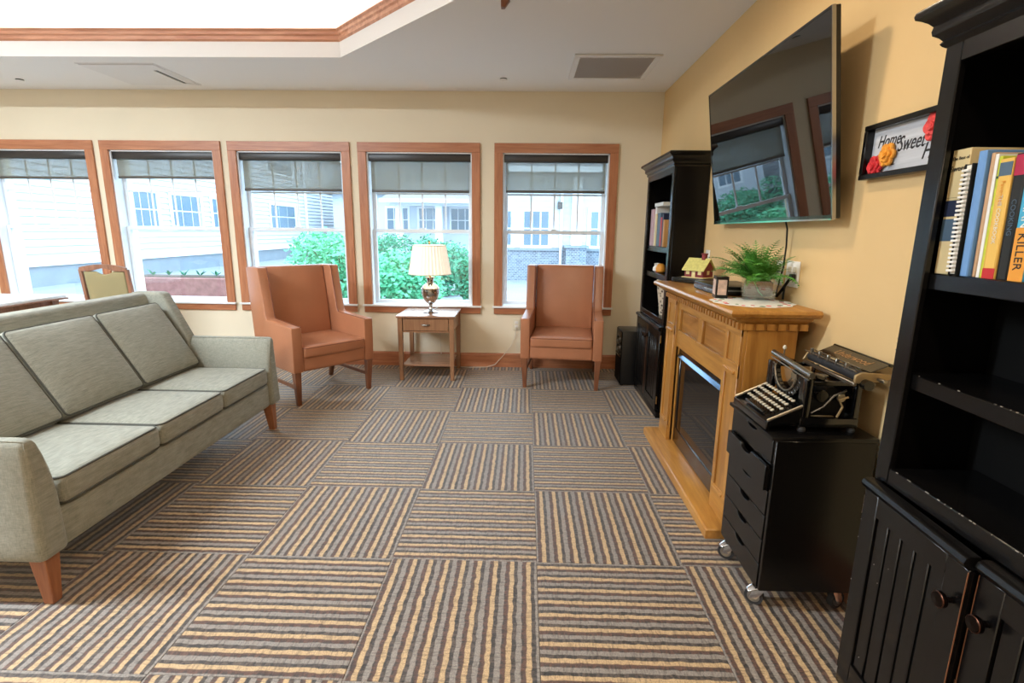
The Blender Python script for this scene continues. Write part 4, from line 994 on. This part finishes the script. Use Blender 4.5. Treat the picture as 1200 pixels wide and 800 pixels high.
def fern():
    c = Vector((1.04, .555, MZ+.0042)); rz = math.radians(-20)
    t = thing('potted_fern', 'bushy green fern in a square clear glass vase on the mantel', 'plant', c, rz, world=False)
    hw, h = .068, .088
    g = G(); o_ = .006
    q0 = [(-hw, -hw, 0), (hw, -hw, 0), (hw, hw, 0), (-hw, hw, 0)]; q1 = [(x*1.12, y*1.12, h) for x, y, z in q0]
    g.hexa(q0 + q1)
    g.f = [f for i, f in enumerate(g.f) if i != 1]
    vi = [(x*.9, y*.9, .008) for x, y, z in q0] + [(x*1.03, y*1.03, h) for x, y, z in q0]
    g.add(vi, [(0, 1, 2, 3), (0, 4, 5, 1), (1, 5, 6, 2), (2, 6, 7, 3), (3, 7, 4, 0)])
    n0 = 8
    for i in range(4): g.f.append((4+i, 4+(i+1) % 4, n0+4+(i+1) % 4, n0+4+i))
    g.build('glass_vase', 'vase_glass', t)
    G().rbox((0, 0, .05), (.058, .058, .034), .01, 3).build('root_ball', 'soil', t, smooth=True)
    rnd = random.Random(11)
    for k in range(9):
        a = rnd.uniform(0, 2*PI); b = a+rnd.uniform(-.8, .8)
        G().tube([(.060*math.cos(a), .060*math.sin(a), .02), (.0615*math.cos((a+b)/2), .0615*math.sin((a+b)/2), .045+rnd.uniform(-.01, .01)), (.061*math.cos(b), .061*math.sin(b), .082)], .002, 5).build('root', 'leaf_light', t, smooth=True)
    # three frond meshes, shared
    fr = []
    for q in range(3):
        g = G(); n = 15; lp = [.19, .16, .22][q]; droop = [.9, .4, 1.35][q]
        pts = []
        x = z = 0.0; a = 1.25
        for i in range(n+1):
            pts.append((x, z)); x += math.cos(a)*lp/n; z += math.sin(a)*lp/n; a -= droop/n*(.4+1.3*i/n)
        for i in range(n):
            w0 = .0012*(1-i/n)+.0004
            g.quad((pts[i][0], -w0, pts[i][1]), (pts[i+1][0], -w0, pts[i+1][1]), (pts[i+1][0], w0, pts[i+1][1]), (pts[i][0], w0, pts[i][1]))
            if i < 2: continue
            ll = .030*math.sin(PI*min(1, (i+1)/n*.85+.12))+.004
            dx, dz = pts[i+1][0]-pts[i][0], pts[i+1][1]-pts[i][1]; nl = math.hypot(dx, dz); dx /= nl; dz /= nl
            for s in (-1, 1):
                p = pts[i]; tip = (p[0]+dx*ll*.75, s*ll*.8, p[1]+dz*ll*.75-ll*.12)
                g.add([(p[0], 0, p[1]), (p[0]+dx*.006, s*.001, p[1]+dz*.006), tip, (p[0]+dx*ll*.3-.001, s*ll*.40, p[1]+dz*ll*.3+.001)], [(0, 1, 2, 3)])
        fr.append(g.mesh('frond', 'fern_green'))
    for k in range(240):
        o = bpy.data.objects.new('frond', fr[k % 3]); C.objects.link(o); o.parent = t
        a = 2*PI*k*.381966; tilt = rnd.uniform(-.3, .8); rr = rnd.uniform(.005, .045); s_ = rnd.uniform(.75, 1.22)
        toward_wall = math.cos(a+rz) > .45
        if toward_wall: s_ *= .5; tilt = min(tilt, .15)
        o.location = (rr*math.cos(a), rr*math.sin(a), .078); o.rotation_euler = (rnd.uniform(-.25, .25), tilt, a); o.scale = (s_, s_, s_)
fern()

# ------------------------------------------------------------------ television
def television():
    t = thing('television', 'large black flat television tilted down on the right wall', 'television', (1.08, .76, 1.414))
    y0, y1 = .127, 1.395
    top = Vector((1.0, 0, 2.15)); bot = Vector((1.1, 0, 1.414))
    up = (top-bot).normalized(); H = (top-bot).length; nrm = Vector((-up.z, 0, up.x))   # towards the room
    def M(): 
        m = Matrix((Vector((0, -1, 0)), up, nrm)).transposed().to_4x4(); m.translation = bot + Vector((0, y1, 0)); return m
    W_ = y1-y0
    def P(name, g, m, par=t, bev=0.0, sm=None): return g.xform(M()).build(name, m, par, bev, 2, sm)
    P('case', G().box(0, 0, -.032, W_, H, -.002), 'black_plastic', bev=.004)
    P('back_housing', G().box(W_*.22, H*.12, -.055, W_*.78, H*.72, -.030), 'black_plastic', bev=.01)
    P('screen', G().box(.008, .016, -.003, W_-.008, H-.008, 0), 'screen_glass')
    P('bezel', G().box(0, 0, -.003, W_, .016, .003).box(0, H-.008, -.003, W_, H, .002).box(0, .016, -.003, .008, H-.008, .002).box(W_-.008, .016, -.003, W_, H-.008, .002), 'black_metal')
    P('lower_trim', G().box(0, -.004, -.012, W_, .003, .004), 'chrome')
    P('side_trim', G().box(W_-.001, 0, -.012, W_+.003, H, .002), 'steel')
    G().box(WR-.012, .55, 1.62, WR-.0005, 1.0, 1.95).build('wall_plate', 'black_metal', t)
    for y in (.62, .93): G().box(1.08, y-.012, 1.72, WR-.01, y+.012, 1.80).build('mount_arm', 'black_metal', t)
    G().tube([(1.125, .545, 1.42), (1.14, .55, 1.38), (1.15, .56, 1.3), (1.155, .575, 1.2), (1.15, .60, 1.1), (1.148, .605, 1.058)], .004, 6).build('power_cord', 'cord_black', t, smooth=True)
television()
t = thing('plug_adapter', 'black plug and lead leaning against the outlets behind the mantel', 'plug', (1.15, .55, 1.05))
G().tube([(1.164, .475, 1.165), (1.152, .50, 1.15), (1.149, .56, 1.09), (1.149, .595, 1.062)], .007, 6).build('lead', 'cord_black', t, smooth=True)
G().box(1.145, .465, 1.15, WR-.011, .497, 1.178).build('plug', 'black_plastic', t, .003, 1)
G().tube([(1.15, .53, 1.12), (1.148, .53, 1.054)], .005, 6).build('lead', 'cord_black', t, smooth=True)

# ------------------------------------------------------------------ framed sign
def sign():
    y1, y0, z0, z1 = .070, -.42, 1.55, 1.735
    t = thing('framed_sign', 'black shadow-box sign reading Home Sweet Home with paper roses', 'sign', (WR, (y0+y1)/2, z0))
    xb = WR-.0006; xf = WR-.036; fw = .018
    for a, za, b, zb in ((y0, z0, y1, z0+fw), (y0, z1-fw, y1, z1), (y0, z0+fw, y0+fw, z1-fw), (y1-fw, z0+fw, y1, z1-fw)): G().box(xf, a, za, xb, b, zb).build('frame', 'black_laminate', t, .002, 1)
    G().box(xb-.008, y0+fw, z0+fw, xb, y1-fw, z1-fw).build('board', 'sign_board', t)
    xt = xb-.0086
    def T(s_, y, z, size, sx=1.0): text('lettering', s_, size, 'ink', t, frame_mat((xt, y, z), (0, -1, 0), (0, 0, 1)), .0004, .35, 'CENTER', sx, .0004)
    T('Home', -.03, 1.672, .056, .8); T('Sweet', -.138, 1.650, .068, .72); T('Home', -.265, 1.612, .07, .8)
    T('~ ~', -.05, 1.592, .03)
    G().box(xt-.0004, -.21, 1.634, xt+.001, -.09, 1.6355).build('flourish', 'ink', t)
    def rose(y, z, r, m):
        a = G()
        o = G().lathe([(r*.4, 0), (r*.9, -.006), (r*.6, -.014), (0, -.016)], (xb-.0085, y, z), 18, 'x').build('rose', m, t, smooth=True)
        for ringn, (rad, cnt, sz, dx) in enumerate(((.68, 6, .44, .012), (.4, 5, .36, .020), (.12, 3, .26, .026))):
            for k in range(cnt):
                an = 2*PI*k/cnt + ringn*.5
                cy_, cz_ = y+rad*r*math.cos(an), z+rad*r*math.sin(an)
                G().lathe([(sz*r, 0.003), (sz*r*1.02, -.003), (sz*r*.8, -.0065), (sz*r*.4, -.005), (0, -.003)], (xb-.0085-dx*.75, cy_, cz_), 12, 'x').build('petal', m, o, smooth=True)
    rose(.010, 1.592, .036, 'rose_red'); rose(-.045, 1.624, .036, 'rose_yellow'); rose(-.245, 1.680, .040, 'rose_coral')
sign()

# ------------------------------------------------------------------ drawer cabinet on castors
def drawer_cabinet():
    xf, xb, y0, y1, zb, zt = .79, 1.132, -.268, .105, .092, .684
    t = thing('drawer_cabinet', 'black six-drawer cabinet on castors beside the fireplace', 'cabinet', (.96, -.08, 0))
    B = 'black_laminate'
    for a, b in ((y0, y0+.016), (y1-.016, y1)): G().box(xf+.004, a, zb, xb, b, zt-.014).build('side_panel', B, t, .002, 1)
    G().box(xf-.014, y0-.002, zt-.014, xb, y1+.002, zt).build('top', B, t, .002, 2)
    G().box(xb-.006, y0+.016, zb, xb, y1-.016, zt-.014).build('back_panel', B, t); G().box(xf+.02, y0+.016, zb, xb-.006, y1-.016, zb+.014).build('bottom_panel', B, t)
    n = 6; hh = (zt-.018-zb)/n
    for k in range(n):
        z1 = zt-.018-k*hh; z0 = z1-hh+.004
        out = .016 if k == 1 else .0
        x0 = xf-out; x1 = x0+.016; ym = (y0+y1)/2; a, b = y0+.018, y1-.018; nw = .045; nd = .02
        poly = [(a, z0), (b, z0), (b, z1), (ym+nw, z1)] + [(ym+nw*math.cos(q), z1-nd*math.sin(q)**.7) for q in [PI*i/8 for i in range(1, 8)]] + [(ym-nw, z1), (a, z1)]
        d = G().prism(poly, 'x', x0, x1).build('drawer', B, t, .001, 1)
        G().box(x1, a+.008, z0+.01, xb-.02, a+.018, z1-.012).box(x1, b-.018, z0+.01, xb-.02, b-.008, z1-.012).box(x1, a+.018, z0+.01, xb-.02, b-.018, z0+.016).build('drawer_box', 'black_inside', d)
    for i, (x, y) in enumerate(((.825, .055), (.825, -.222), (1.085, -.228), (1.085, .055))):
        c = G().lathe([(.014, .078), (.02, .085), (.02, .0915)], (x, y, 0), 14).build('castor', 'chrome', t, smooth=True)
        an = [2.6, 2.5, .4, .2][i]; dx, dy = math.cos(an), math.sin(an); px, py = -dy, dx
        cx, cyy = x+dx*.02, y+dy*.02
        G().cyl((cx-px*.011, cyy-py*.011, .0335), (cx+px*.011, cyy+py*.011, .0335), .0325, n=28).build('wheel', 'rubber', c, smooth=True)
        g = G().cyl((cx-px*.0125, cyy-py*.0125, .0335), (cx+px*.0125, cyy+py*.0125, .0335), .022, n=24); g.build('hub', 'steel', c, smooth=True)
        for s in (-1, 1):
            o2 = .0155*s
            G().hexa([(cx+px*(o2-.002)-dx*.012, cyy+py*(o2-.002)-dy*.012, .028), (cx+px*(o2-.002)+dx*.012, cyy+py*(o2-.002)+dy*.012, .028), (cx+px*(o2+.002)+dx*.012, cyy+py*(o2+.002)+dy*.012, .028), (cx+px*(o2+.002)-dx*.012, cyy+py*(o2+.002)-dy*.012, .028),
                      (x+px*(o2-.002)-dx*.02, y+py*(o2-.002)-dy*.02, .08), (x+px*(o2-.002)+dx*.02, y+py*(o2-.002)+dy*.02, .08), (x+px*(o2+.002)+dx*.02, y+py*(o2+.002)+dy*.02, .08), (x+px*(o2+.002)-dx*.02, y+py*(o2+.002)-dy*.02, .08)]).build('fork', 'chrome', c)
        if i < 2: G().hexa([(x-.052, y-.014, .062), (x-.01, y-.018, .076), (x-.01, y+.018, .076), (x-.052, y+.014, .062), (x-.052, y-.014, .068), (x-.01, y-.018, .084), (x-.01, y+.018, .084), (x-.052, y+.014, .068)]).build('brake_lever', 'chrome', c, .002, 1)
drawer_cabinet()

# ------------------------------------------------------------------ typewriter
def typewriter():
    Z = .6843
    t = thing('typewriter', 'antique black typewriter with round keys on the drawer cabinet', 'typewriter', (.96, -.08, Z), math.radians(0))
    ya, yb = -.215, .075; ym = (ya+yb)/2; K = 'black_metal'
    # feet and base frame
    for x in (.905, 1.075):
        for y in (ya+.012, yb-.012): G().lathe([(.013, 0), (.014, .008), (.010, .014), (.008, .022)], (x, y, Z), 14).build('foot', 'rubber', t, smooth=True)
    for y in (ya, yb-.022): G().box(.89, y, Z+.018, 1.09, y+.022, Z+.05).build('side_rail', K, t, .003, 2)
    for y in (ya, yb-.022):
        G().box(.895, y, Z+.05, .92, y+.022, Z+.19).build('column', K, t, .004, 2); G().box(1.066, y, Z+.05, 1.088, y+.022, Z+.175).build('column', K, t, .004, 2)
        G().box(.915, y+.004, Z+.165, 1.07, y+.018, Z+.182).build('top_rail', K, t, .003, 1)
        G().tube([(.93, y+.011, Z+.065), (.97, y+.011, Z+.09), (1.0, y+.011, Z+.13), (1.04, y+.011, Z+.15)], .004, 6).build('side_lever', K, t, smooth=True)
        G().tube([(1.02, y+.011, Z+.052), (1.035, y+.011, Z+.09), (1.02, y+.011, Z+.115), (1.05, y+.011, Z+.125)], .004, 6).build('side_spring', 'tw_tan', t, smooth=True)
    G().box(1.07, ya+.022, Z+.02, 1.085, yb-.022, Z+.172).build('back_plate', K, t)
    # keyboard deck, low at the front
    G().prism([(.782, Z+.012), (.9, Z+.018), (.9, Z+.075), (.884, Z+.080), (.80, Z+.036), (.782, Z+.034)], 'y', ya+.012, yb-.012).build('keyboard_deck', K, t, .003, 2)
    G().box(.776, ya+.002, Z+.004, .792, yb-.002, Z+.034).build('front_rail', K, t, .004, 2)
    for y in (ya+.002, yb-.012):
        G().hexa([(.78, y, Z+.02), (.9, y, Z+.03), (.9, y+.01, Z+.03), (.78, y+.01, Z+.02), (.78, y, Z+.036), (.9, y, Z+.092), (.9, y+.01, Z+.092), (.78, y+.01, Z+.036)]).build('side_cheek', K, t, .003, 1)
        G().tube([(.782, y+.005, Z+.037), (.9, y+.005, Z+.094)], .005, 8).build('cheek_rod', 'aged_steel', t, smooth=True)
    key = G().lathe([(.0, .0075), (.0064, .0075), (.0072, .0062), (.0072, .004), (0, .0035)], (0, 0, 0), 12)
    stemm = G().cyl((0, 0, .0036), (.012, 0, -.016), .0014, n=6).mesh('key_stem', 'black_metal')
    kc = key.mesh('key', 'key_white', smooth=True); ringm = G().tube([(.0073*math.cos(2*PI*i/12), .0073*math.sin(2*PI*i/12), .0062) for i in range(12)], .0011, 4, True).mesh('key_ring', 'aged_steel')
    for r in range(4):
        nk = 11 if r else 10
        for k in range(nk):
            y = yb-.034 - (k+.5*(r % 2)*.6)*.0212 - .006*(3-r)
            o = bpy.data.objects.new('key', kc); C.objects.link(o); o.parent = t
            loc = Vector((.815+.0215*r, y, Z+.057+.0128*r)); o.location = WORLD[t.name] @ loc
            q = bpy.data.objects.new('key_ring', ringm); C.objects.link(q); q.parent = o
            q2 = bpy.data.objects.new('key_stem', stemm); C.objects.link(q2); q2.parent = o; o.rotation_euler = (0, -.25, 0)
    G().rbox((.797, ym, Z+.046), (.006, .075, .005), .004, 3).build('space_bar', K, t, smooth=True)
    # arched front plate with type-basket opening
    n = 14; g = G(); R1 = .105; R0 = .078
    for i in range(n):
        a0, a1 = PI+PI*i/n, PI+PI*(i+1)/n
        q = []
        for x in (.897, .915):
            for a, rr in ((a0, R0), (a1, R0), (a1, R1), (a0, R1)): q.append((x, ym-rr*math.cos(a), Z+.188+rr*1.0*math.sin(a)))
        g.hexa(q)
    g.build('type_basket_arch', K, t, .002, 1)
    G().tube([(.893, ym-.078*math.cos(PI+PI*i/20), Z+.188+.078*math.sin(PI+PI*i/20)) for i in range(21)], .003, 6).build('arch_trim', 'aged_steel', t, smooth=True)
    for s in (-1, 1): G().box(.897, ym+s*.1, Z+.09, .915, ym+s*.128, Z+.19).build('front_cheek', K, t, .003, 1)
    tb = None
    for k in range(30):
        a = PI+PI*(k+.5)/30
        G().tube([(.925, ym-.073*math.cos(a), Z+.19+.073*math.sin(a)), (.96, ym-.045*math.cos(a), Z+.15+.03*math.sin(a)), (1.0, ym-.02*math.cos(a), Z+.12)], .0014, 4).build('type_bar', 'aged_steel', t)
    G().box(.935, ya+.03, Z+.05, 1.06, yb-.03, Z+.11).build('lever_bank', 'black_inside', t, .006, 2)
    G().cyl((1.0, ya+.026, Z+.135), (1.0, yb-.026, Z+.135), .022, n=18).build('escapement_drum', 'black_inside', t, smooth=True)
    for k in range(6): G().box(.93+.022*k, ya+.024, Z+.11, .936+.022*k, ya+.05, Z+.125+.006*(k % 3)).build('linkage', K, t, .001, 1)
    G().lathe([(.02, 0), (.022, .004), (.02, .008), (.006, .009), (0, .012)], (.965, ya+.016, Z+.125), 18, 'y').build('gear', 'black_metal', t, smooth=True)
    G().lathe([(.014, 0), (.015, .004), (.013, .008), (0, .009)], (1.03, ya+.014, Z+.12), 16, 'y').build('gear', 'aged_steel', t, smooth=True)
    # front guard bar and ribbon spools
    G().cyl((.905, ya-.012, Z+.205), (.905, yb-.02, Z+.222), .011, n=16).build('front_bar', 'steel', t, smooth=True)
    G().cyl((.899, ya-.005, Z+.188), (.899, yb-.02, Z+.204), .0025, n=8).build('scale_bar', 'aged_steel', t)
    G().tube([(.905, ya+.01, Z+.205), (.93, ya+.004, Z+.20), (.96, ya+.012, Z+.19)], .007, 8).build('bar_bracket', K, t, smooth=True)
    G().tube([(.905, yb-.02, Z+.222), (.93, yb-.014, Z+.205), (.95, yb-.012, Z+.18)], .006, 8).build('bar_bracket', K, t, smooth=True)
    for y in (ya+.035, yb-.035):
        G().lathe([(.026, 0), (.028, .004), (.01, .006), (.01, .014), (.028, .016), (.026, .02), (0, .022)], (.955, y, Z+.178), 20).build('ribbon_spool', K, t, smooth=True)
    G().cyl((.94, yb-.03, Z+.205), (.94, yb-.03, Z+.238), .003, n=8).build('bell_stem', 'aged_steel', t); G().lathe([(0, .236), (.006, .238), (.007, .246), (.004, .252), (0, .253)], (.94, yb-.03, Z), 12).build('bell_knob', 'key_white', t, smooth=True)
    G().rbox((.912, ya+.032, Z+.172), (.008, .01, .014), .005, 3).build('ribbon_lever', 'tw_red', t, smooth=True)
    # carriage
    c = G().cyl((1.065, ya-.035, Z+.205), (1.065, yb+.0, Z+.205), .019, n=24).build('platen', 'rubber', t, smooth=True)
    G().cyl((1.065, ya-.062, Z+.188), (1.065, ya-.036, Z+.188), .017, n=20).build('platen_knob', K, c, smooth=True)
    G().box(1.03, ya-.035, Z+.178, 1.042, yb, Z+.19).box(1.09, ya-.035, Z+.178, 1.105, yb, Z+.19).build('carriage_rail', 'aged_steel', c, .002, 1)
    G().prism([(1.03, Z+.19), (1.13, Z+.196), (1.15, Z+.206), (1.148, Z+.222), (1.05, Z+.226), (1.03, Z+.215)], 'y', ya-.04, ya-.03).build('carriage_end', 'tw_tan', c, .002, 1)
    G().prism([(1.03, Z+.19), (1.13, Z+.196), (1.148, Z+.222), (1.05, Z+.226)], 'y', yb, yb+.008).build('carriage_end', 'tw_tan', c, .002, 1)
    G().cyl((1.035, ya-.03, Z+.228), (1.035, yb, Z+.228), .003, n=8).cyl((1.05, ya-.03, Z+.238), (1.05, yb-.04, Z+.238), .0025, n=8).build('paper_bail', 'aged_steel', c)
    for k in range(5): G().box(1.03, ya+.02+.055*k, Z+.222, 1.042, ya+.028+.055*k, Z+.246).build('margin_stop', 'steel', c, .001, 1)
    # paper table leaning back, lettered
    p0, p1 = Vector((1.084, 0, Z+.222)), Vector((1.146, 0, Z+.250))
    d = (p1-p0).normalized(); nn = Vector((-d.z, 0, d.x))
    g = G().hexa([tuple(p + Vector((0, y, 0)) + nn*o2) for o2 in (0, .004) for (p, y) in ((p0, ya-.03), (p1, ya-.03), (p1, yb-.005), (p0, yb-.005))])
    pt = g.build('paper_table', K, c)
    G().cyl(tuple(p1+Vector((0, ya-.034, 0))), tuple(p1+Vector((0, yb-.001, 0))), .006, n=12).build('paper_table_edge', K, pt, smooth=True)
    text('lettering', 'Underwood', .040, 'gold_print', pt, frame_mat((p0+p1)/2+Vector((0, ym-.02, 0))+nn*.0046, (0, -1, 0), d), .0002, .3, 'CENTER', 1.0)
    G().box(1.10, ya-.075, Z+.20, 1.112, ya-.04, Z+.21).build('return_lever', 'aged_steel', c, .002, 1)
typewriter()

# ------------------------------------------------------------------ outdoors
GZ = -.12
struct('ground', G().box(-40, WB+.25, GZ-.2, 30, 60, GZ), 'pavement')
def ext_window(t, axis, a, b, z0, z1, plane, cols=2, rows=2):
    """window on a building face: axis 'y' = face at x=plane, seen from +x; axis 'x' = face at y=plane, seen from -y"""
    def bx(p0, p1, q0, q1, r0, r1):
        return G().box(plane+p0, q0, r0, plane+p1, q1, r1) if axis == 'y' else G().box(q0, plane-p1, r0, q1, plane-p0, r1)
    g = G(); fw = .09
    for (q0, q1, r0, r1) in ((a-fw, b+fw, z1, z1+fw), (a-fw, b+fw, z0-fw, z0), (a-fw, a, z0, z1), (b, b+fw, z0, z1)):
        h_ = bx(-.0, .05, q0, q1, r0, r1); g.add(h_.v, h_.f)
    w_ = g.build('window', 'ext_trim', t)
    for i in range(cols):
        for j in range(rows):
            q0 = a+(b-a)*i/cols+.025; q1 = a+(b-a)*(i+1)/cols-.025; r0 = z0+(z1-z0)*j/rows+.02; r1 = z0+(z1-z0)*(j+1)/rows-.02
            bx(.005, .02, q0, q1, r0, r1).build('pane', 'ext_glass', w_)
    bx(-.0, .006, a, b, z0, z1).build('sash', 'ext_trim', w_)
def left_wing():
    X = -12.0
    t = thing('apartment_wing', 'long white clapboard building wing seen through the left windows', 'building', (X, 18, GZ))
    G().box(X-6, 4, GZ, X+.03, 34, .50).build('foundation', 'foundation', t)
    G().box(X+.03, 4, .38, X+.10, 34, .50).build('water_table', 'ext_trim', t)
    G().box(X-6, 4, .50, X-.03, 34, 5.4).build('wall', 'siding_white', t)
    b0 = None; n = 27; hh = .18
    for k in range(n):
        z = .50+k*hh
        if b0 is None: b0 = G().prism([(X-.03, z), (X+.055, z), (X+.055, z+.012), (X+.004, z+hh+.03), (X-.03, z+hh+.03)], 'y', 4, 34).build('siding_board', 'siding_white', t)
        else: copy_part(b0, t, (0, 0, k*hh))
    for a, b in ((13.9, 15.0), (15.7, 17.3), (18.0, 19.0), (22.6, 25.2)): ext_window(t, 'y', a, b, 1.36, 2.42, X+.056, 3, 2)
    for a, b in ((13.9, 15.0), (15.7, 17.3), (22.6, 25.2)): ext_window(t, 'y', a, b, 3.9, 4.9, X+.056, 3, 2)
    G().cyl((X+.12, 26.5, GZ), (X+.12, 26.5, 5.3), .07, n=10).build('downspout', 'ext_trim', t)
    G().prism([(X-6.5, 5.35), (X+.5, 5.35), (X-3, 7.2)], 'y', 3.6, 34.4).build('roof', 'roof_shingle', t)
    G().box(X+.5, 3.6, 5.3, X+.62, 34.4, 5.42).build('gutter', 'ext_trim', t)
left_wing()
def porch_building():
    Y = 27.0
    t = thing('porch_house', 'white porch building with grey gable roof beyond the shrubs', 'building', (-5, Y, GZ))
    G().box(-10.6, Y, GZ, 1.4, Y+8, 3.2).build('wall', 'siding_white', t)
    for k in range(5):
        a = -9.4+k*1.75; ext_window(t, 'x', a, a+1.15, 1.25, 2.5, Y, 3, 2)
    for x in (-6.6, -4.55, -2.4): G().taper((x, Y-1.6, GZ), .2, (x, Y-1.6, 2.55), .16).build('column', 'ext_trim', t, .02, 1)
    G().box(-7.1, Y-1.85, 2.55, -1.6, Y-1.4, 2.85).build('beam', 'ext_trim', t)
    G().prism([(-11.0, 3.2), (1.8, 3.2), (-.6, 5.2), (-9.4, 5.2)], 'y', Y-.5, Y+8.5).build('roof', 'roof_shingle', t)
    g = G().hexa([(-7.4, Y-2.3, 2.75), (-1.4, Y-2.3, 2.75), (-1.4, Y-.3, 3.9), (-6.2, Y-.3, 3.9), (-7.4, Y-2.3, 2.85), (-1.4, Y-2.3, 2.85), (-1.4, Y-.3, 4.0), (-6.2, Y-.3, 4.0)]); g.build('porch_roof', 'roof_shingle', t)
    G().box(-7.4, Y-2.4, 2.68, -1.4, Y-2.3, 2.86).build('gutter', 'ext_trim', t)
porch_building()
def brick_building():
    Y = 14.0
    t = thing('brick_building', 'white and grey brick building seen through the right-hand window', 'building', (2, Y, GZ))
    G().box(-1.1, Y+.05, GZ, 9, Y+6, 4.6).build('wall', 'siding_white', t)
    G().box(-1.15, Y-.02, GZ, 9, Y+.06, .78).build('brick_base', 'far_brick', t)
    G().box(-1.2, Y-.08, .78, 9, Y+.06, .86).build('brick_ledge', 'foundation', t)
    n = 20; b0 = None; hh = .17
    for k in range(n):
        z = .87+k*hh
        if b0 is None: b0 = G().prism([(Y+.05, z), (Y+.012, z), (Y+.034, z+hh+.008), (Y+.05, z+hh+.008)], 'x', -1.1, 9).build('siding_board', 'siding_white', t)
        else: copy_part(b0, t, (0, 0, k*hh))
    for a, b in ((-.95, -.5), (-.15, .62), (1.85, 2.6)): ext_window(t, 'x', a, b, .92, 1.94, Y+.02, 3, 2)
    G().box(1.12, Y-.4, GZ, 1.72, Y+.1, .88).build('brick_pier', 'far_brick', t)
    G().box(1.06, Y-.46, .88, 1.78, Y+.1, .95).build('pier_cap', 'foundation', t)
    G().taper((1.42, Y-.15, .95), .16, (1.42, Y-.15, 2.9), .14).build('column', 'ext_trim', t, .01, 1)
    G().cyl((.98, Y-.06, GZ), (.98, Y-.06, 2.9), .045, n=10).build('downspout', 'ext_trim', t)
    G().box(.86, Y-.12, 2.0, 1.0, Y+.02, 2.2).build('wall_lantern', 'black_metal', t, .01, 1)
    G().box(-1.6, Y-1.0, 2.95, 9.4, Y-.9, 3.1).build('gutter', 'ext_trim', t)
    G().prism([(Y-1.0, 3.0), (Y+6.5, 3.0), (Y+3, 5.6), (Y-.9, 3.12)], 'x', -1.6, 9.4).build('roof', 'roof_shingle', t)
brick_building()
def shrub(label, c, r, h, nleaf, m, seed):
    t = thing('shrub', label, 'shrub', (c[0], c[1], GZ), group='courtyard shrubs')
    rnd = random.Random(seed)
    for k in range(5):
        a = 2*PI*k/5; G().tube([(c[0], c[1], GZ), (c[0]+r*.2*math.cos(a), c[1]+r*.2*math.sin(a), GZ+h*.35), (c[0]+r*.6*math.cos(a), c[1]+r*.6*math.sin(a), GZ+h*.75)], [.03, .02, .008], 6).build('stem', 'stem_brown', t)
    g = G()
    lobes = [(rnd.uniform(-.5, .5)*r, rnd.uniform(-.5, .5)*r, rnd.uniform(.22, .72)*h, rnd.uniform(.5, .66)*min(r, h*.6)) for _ in range(9)]
    for k in range(nleaf*2):
        lx, ly, lz, lr = lobes[k % 9]; u = rnd.uniform(-1, 1); a = rnd.uniform(0, 2*PI); q = math.sqrt(1-u*u); rr = lr*rnd.uniform(.72, 1.08)
        p = Vector((c[0]+lx+rr*q*math.cos(a), c[1]+ly+rr*q*math.sin(a), max(GZ+.05, GZ+lz+rr*u)))
        d1 = Vector((rnd.uniform(-1, 1), rnd.uniform(-1, 1), rnd.uniform(-.7, .5))).normalized(); d2 = d1.orthogonal().normalized(); s_ = rnd.uniform(.07, .12)
        g.quad(p, p+d1*s_*.5+d2*s_*.28, p+d1*s_, p+d1*s_*.5-d2*s_*.28)
    o = g.build('foliage', m, t); o['kind'] = 'stuff'
shrub('bright green shrub outside the window behind the sideways wingback', (-3.75, 8.4), .85, 1.45, 2600, 'leaf_light', 1)
shrub('broad green shrub outside, left of the lamp shade', (-2.3, 7.4), .7, 1.2, 2600, 'leaf_light', 2)
shrub('darker green shrub outside, behind the lamp shade', (-2.1, 10.4), .9, 1.25, 2400, 'leaf_mid', 3)
shrub('green shrub outside at the right edge of the lamp window', (-1.12, 8.7), .32, 1.05, 2000, 'leaf_mid', 4)
shrub('distant green shrub in front of the porch', (-4.6, 14.5), 1.3, 1.35, 2200, 'leaf_mid', 5)
t = thing('planter', 'reddish clay planter trough outside the window behind the dining chair', 'planter', (-5.3, 6.1, GZ))
G().hexa([(-6.15, 5.9, GZ), (-4.6, 5.9, GZ), (-4.6, 6.3, GZ), (-6.15, 6.3, GZ), (-6.2, 5.85, .60), (-4.55, 5.85, .60), (-4.55, 6.35, .60), (-6.2, 6.35, .60)]).build('trough', 'planter_clay', t, .01, 1)
G().box(-6.12, 5.92, .601, -4.63, 6.28, .612).build('soil', 'soil', t)
rnd = random.Random(9)
for k in range(6):
    x = -5.9+.25*k; tt = thing('seedling', 'small leafy plant in the clay planter, %s from the left' % ('first', 'second', 'third', 'fourth', 'fifth', 'sixth')[k], 'plant', (x, 6.1, .612), group='plants in the clay planter')
    for q in range(7):
        a = rnd.uniform(0, 2*PI); l_ = rnd.uniform(.06, .11)
        p = Vector((x, 6.1, .612)); tip = p+Vector((l_*math.cos(a), l_*math.sin(a)*.6, l_*rnd.uniform(.6, 1.3))); sd = Vector((-math.sin(a), math.cos(a), 0))*.016; md = (p+tip)/2+Vector((0, 0, .015))
        G().add([p, md+sd, tip, md-sd], [(0, 1, 2, 3)]).build('leaf', 'leaf_mid', tt)
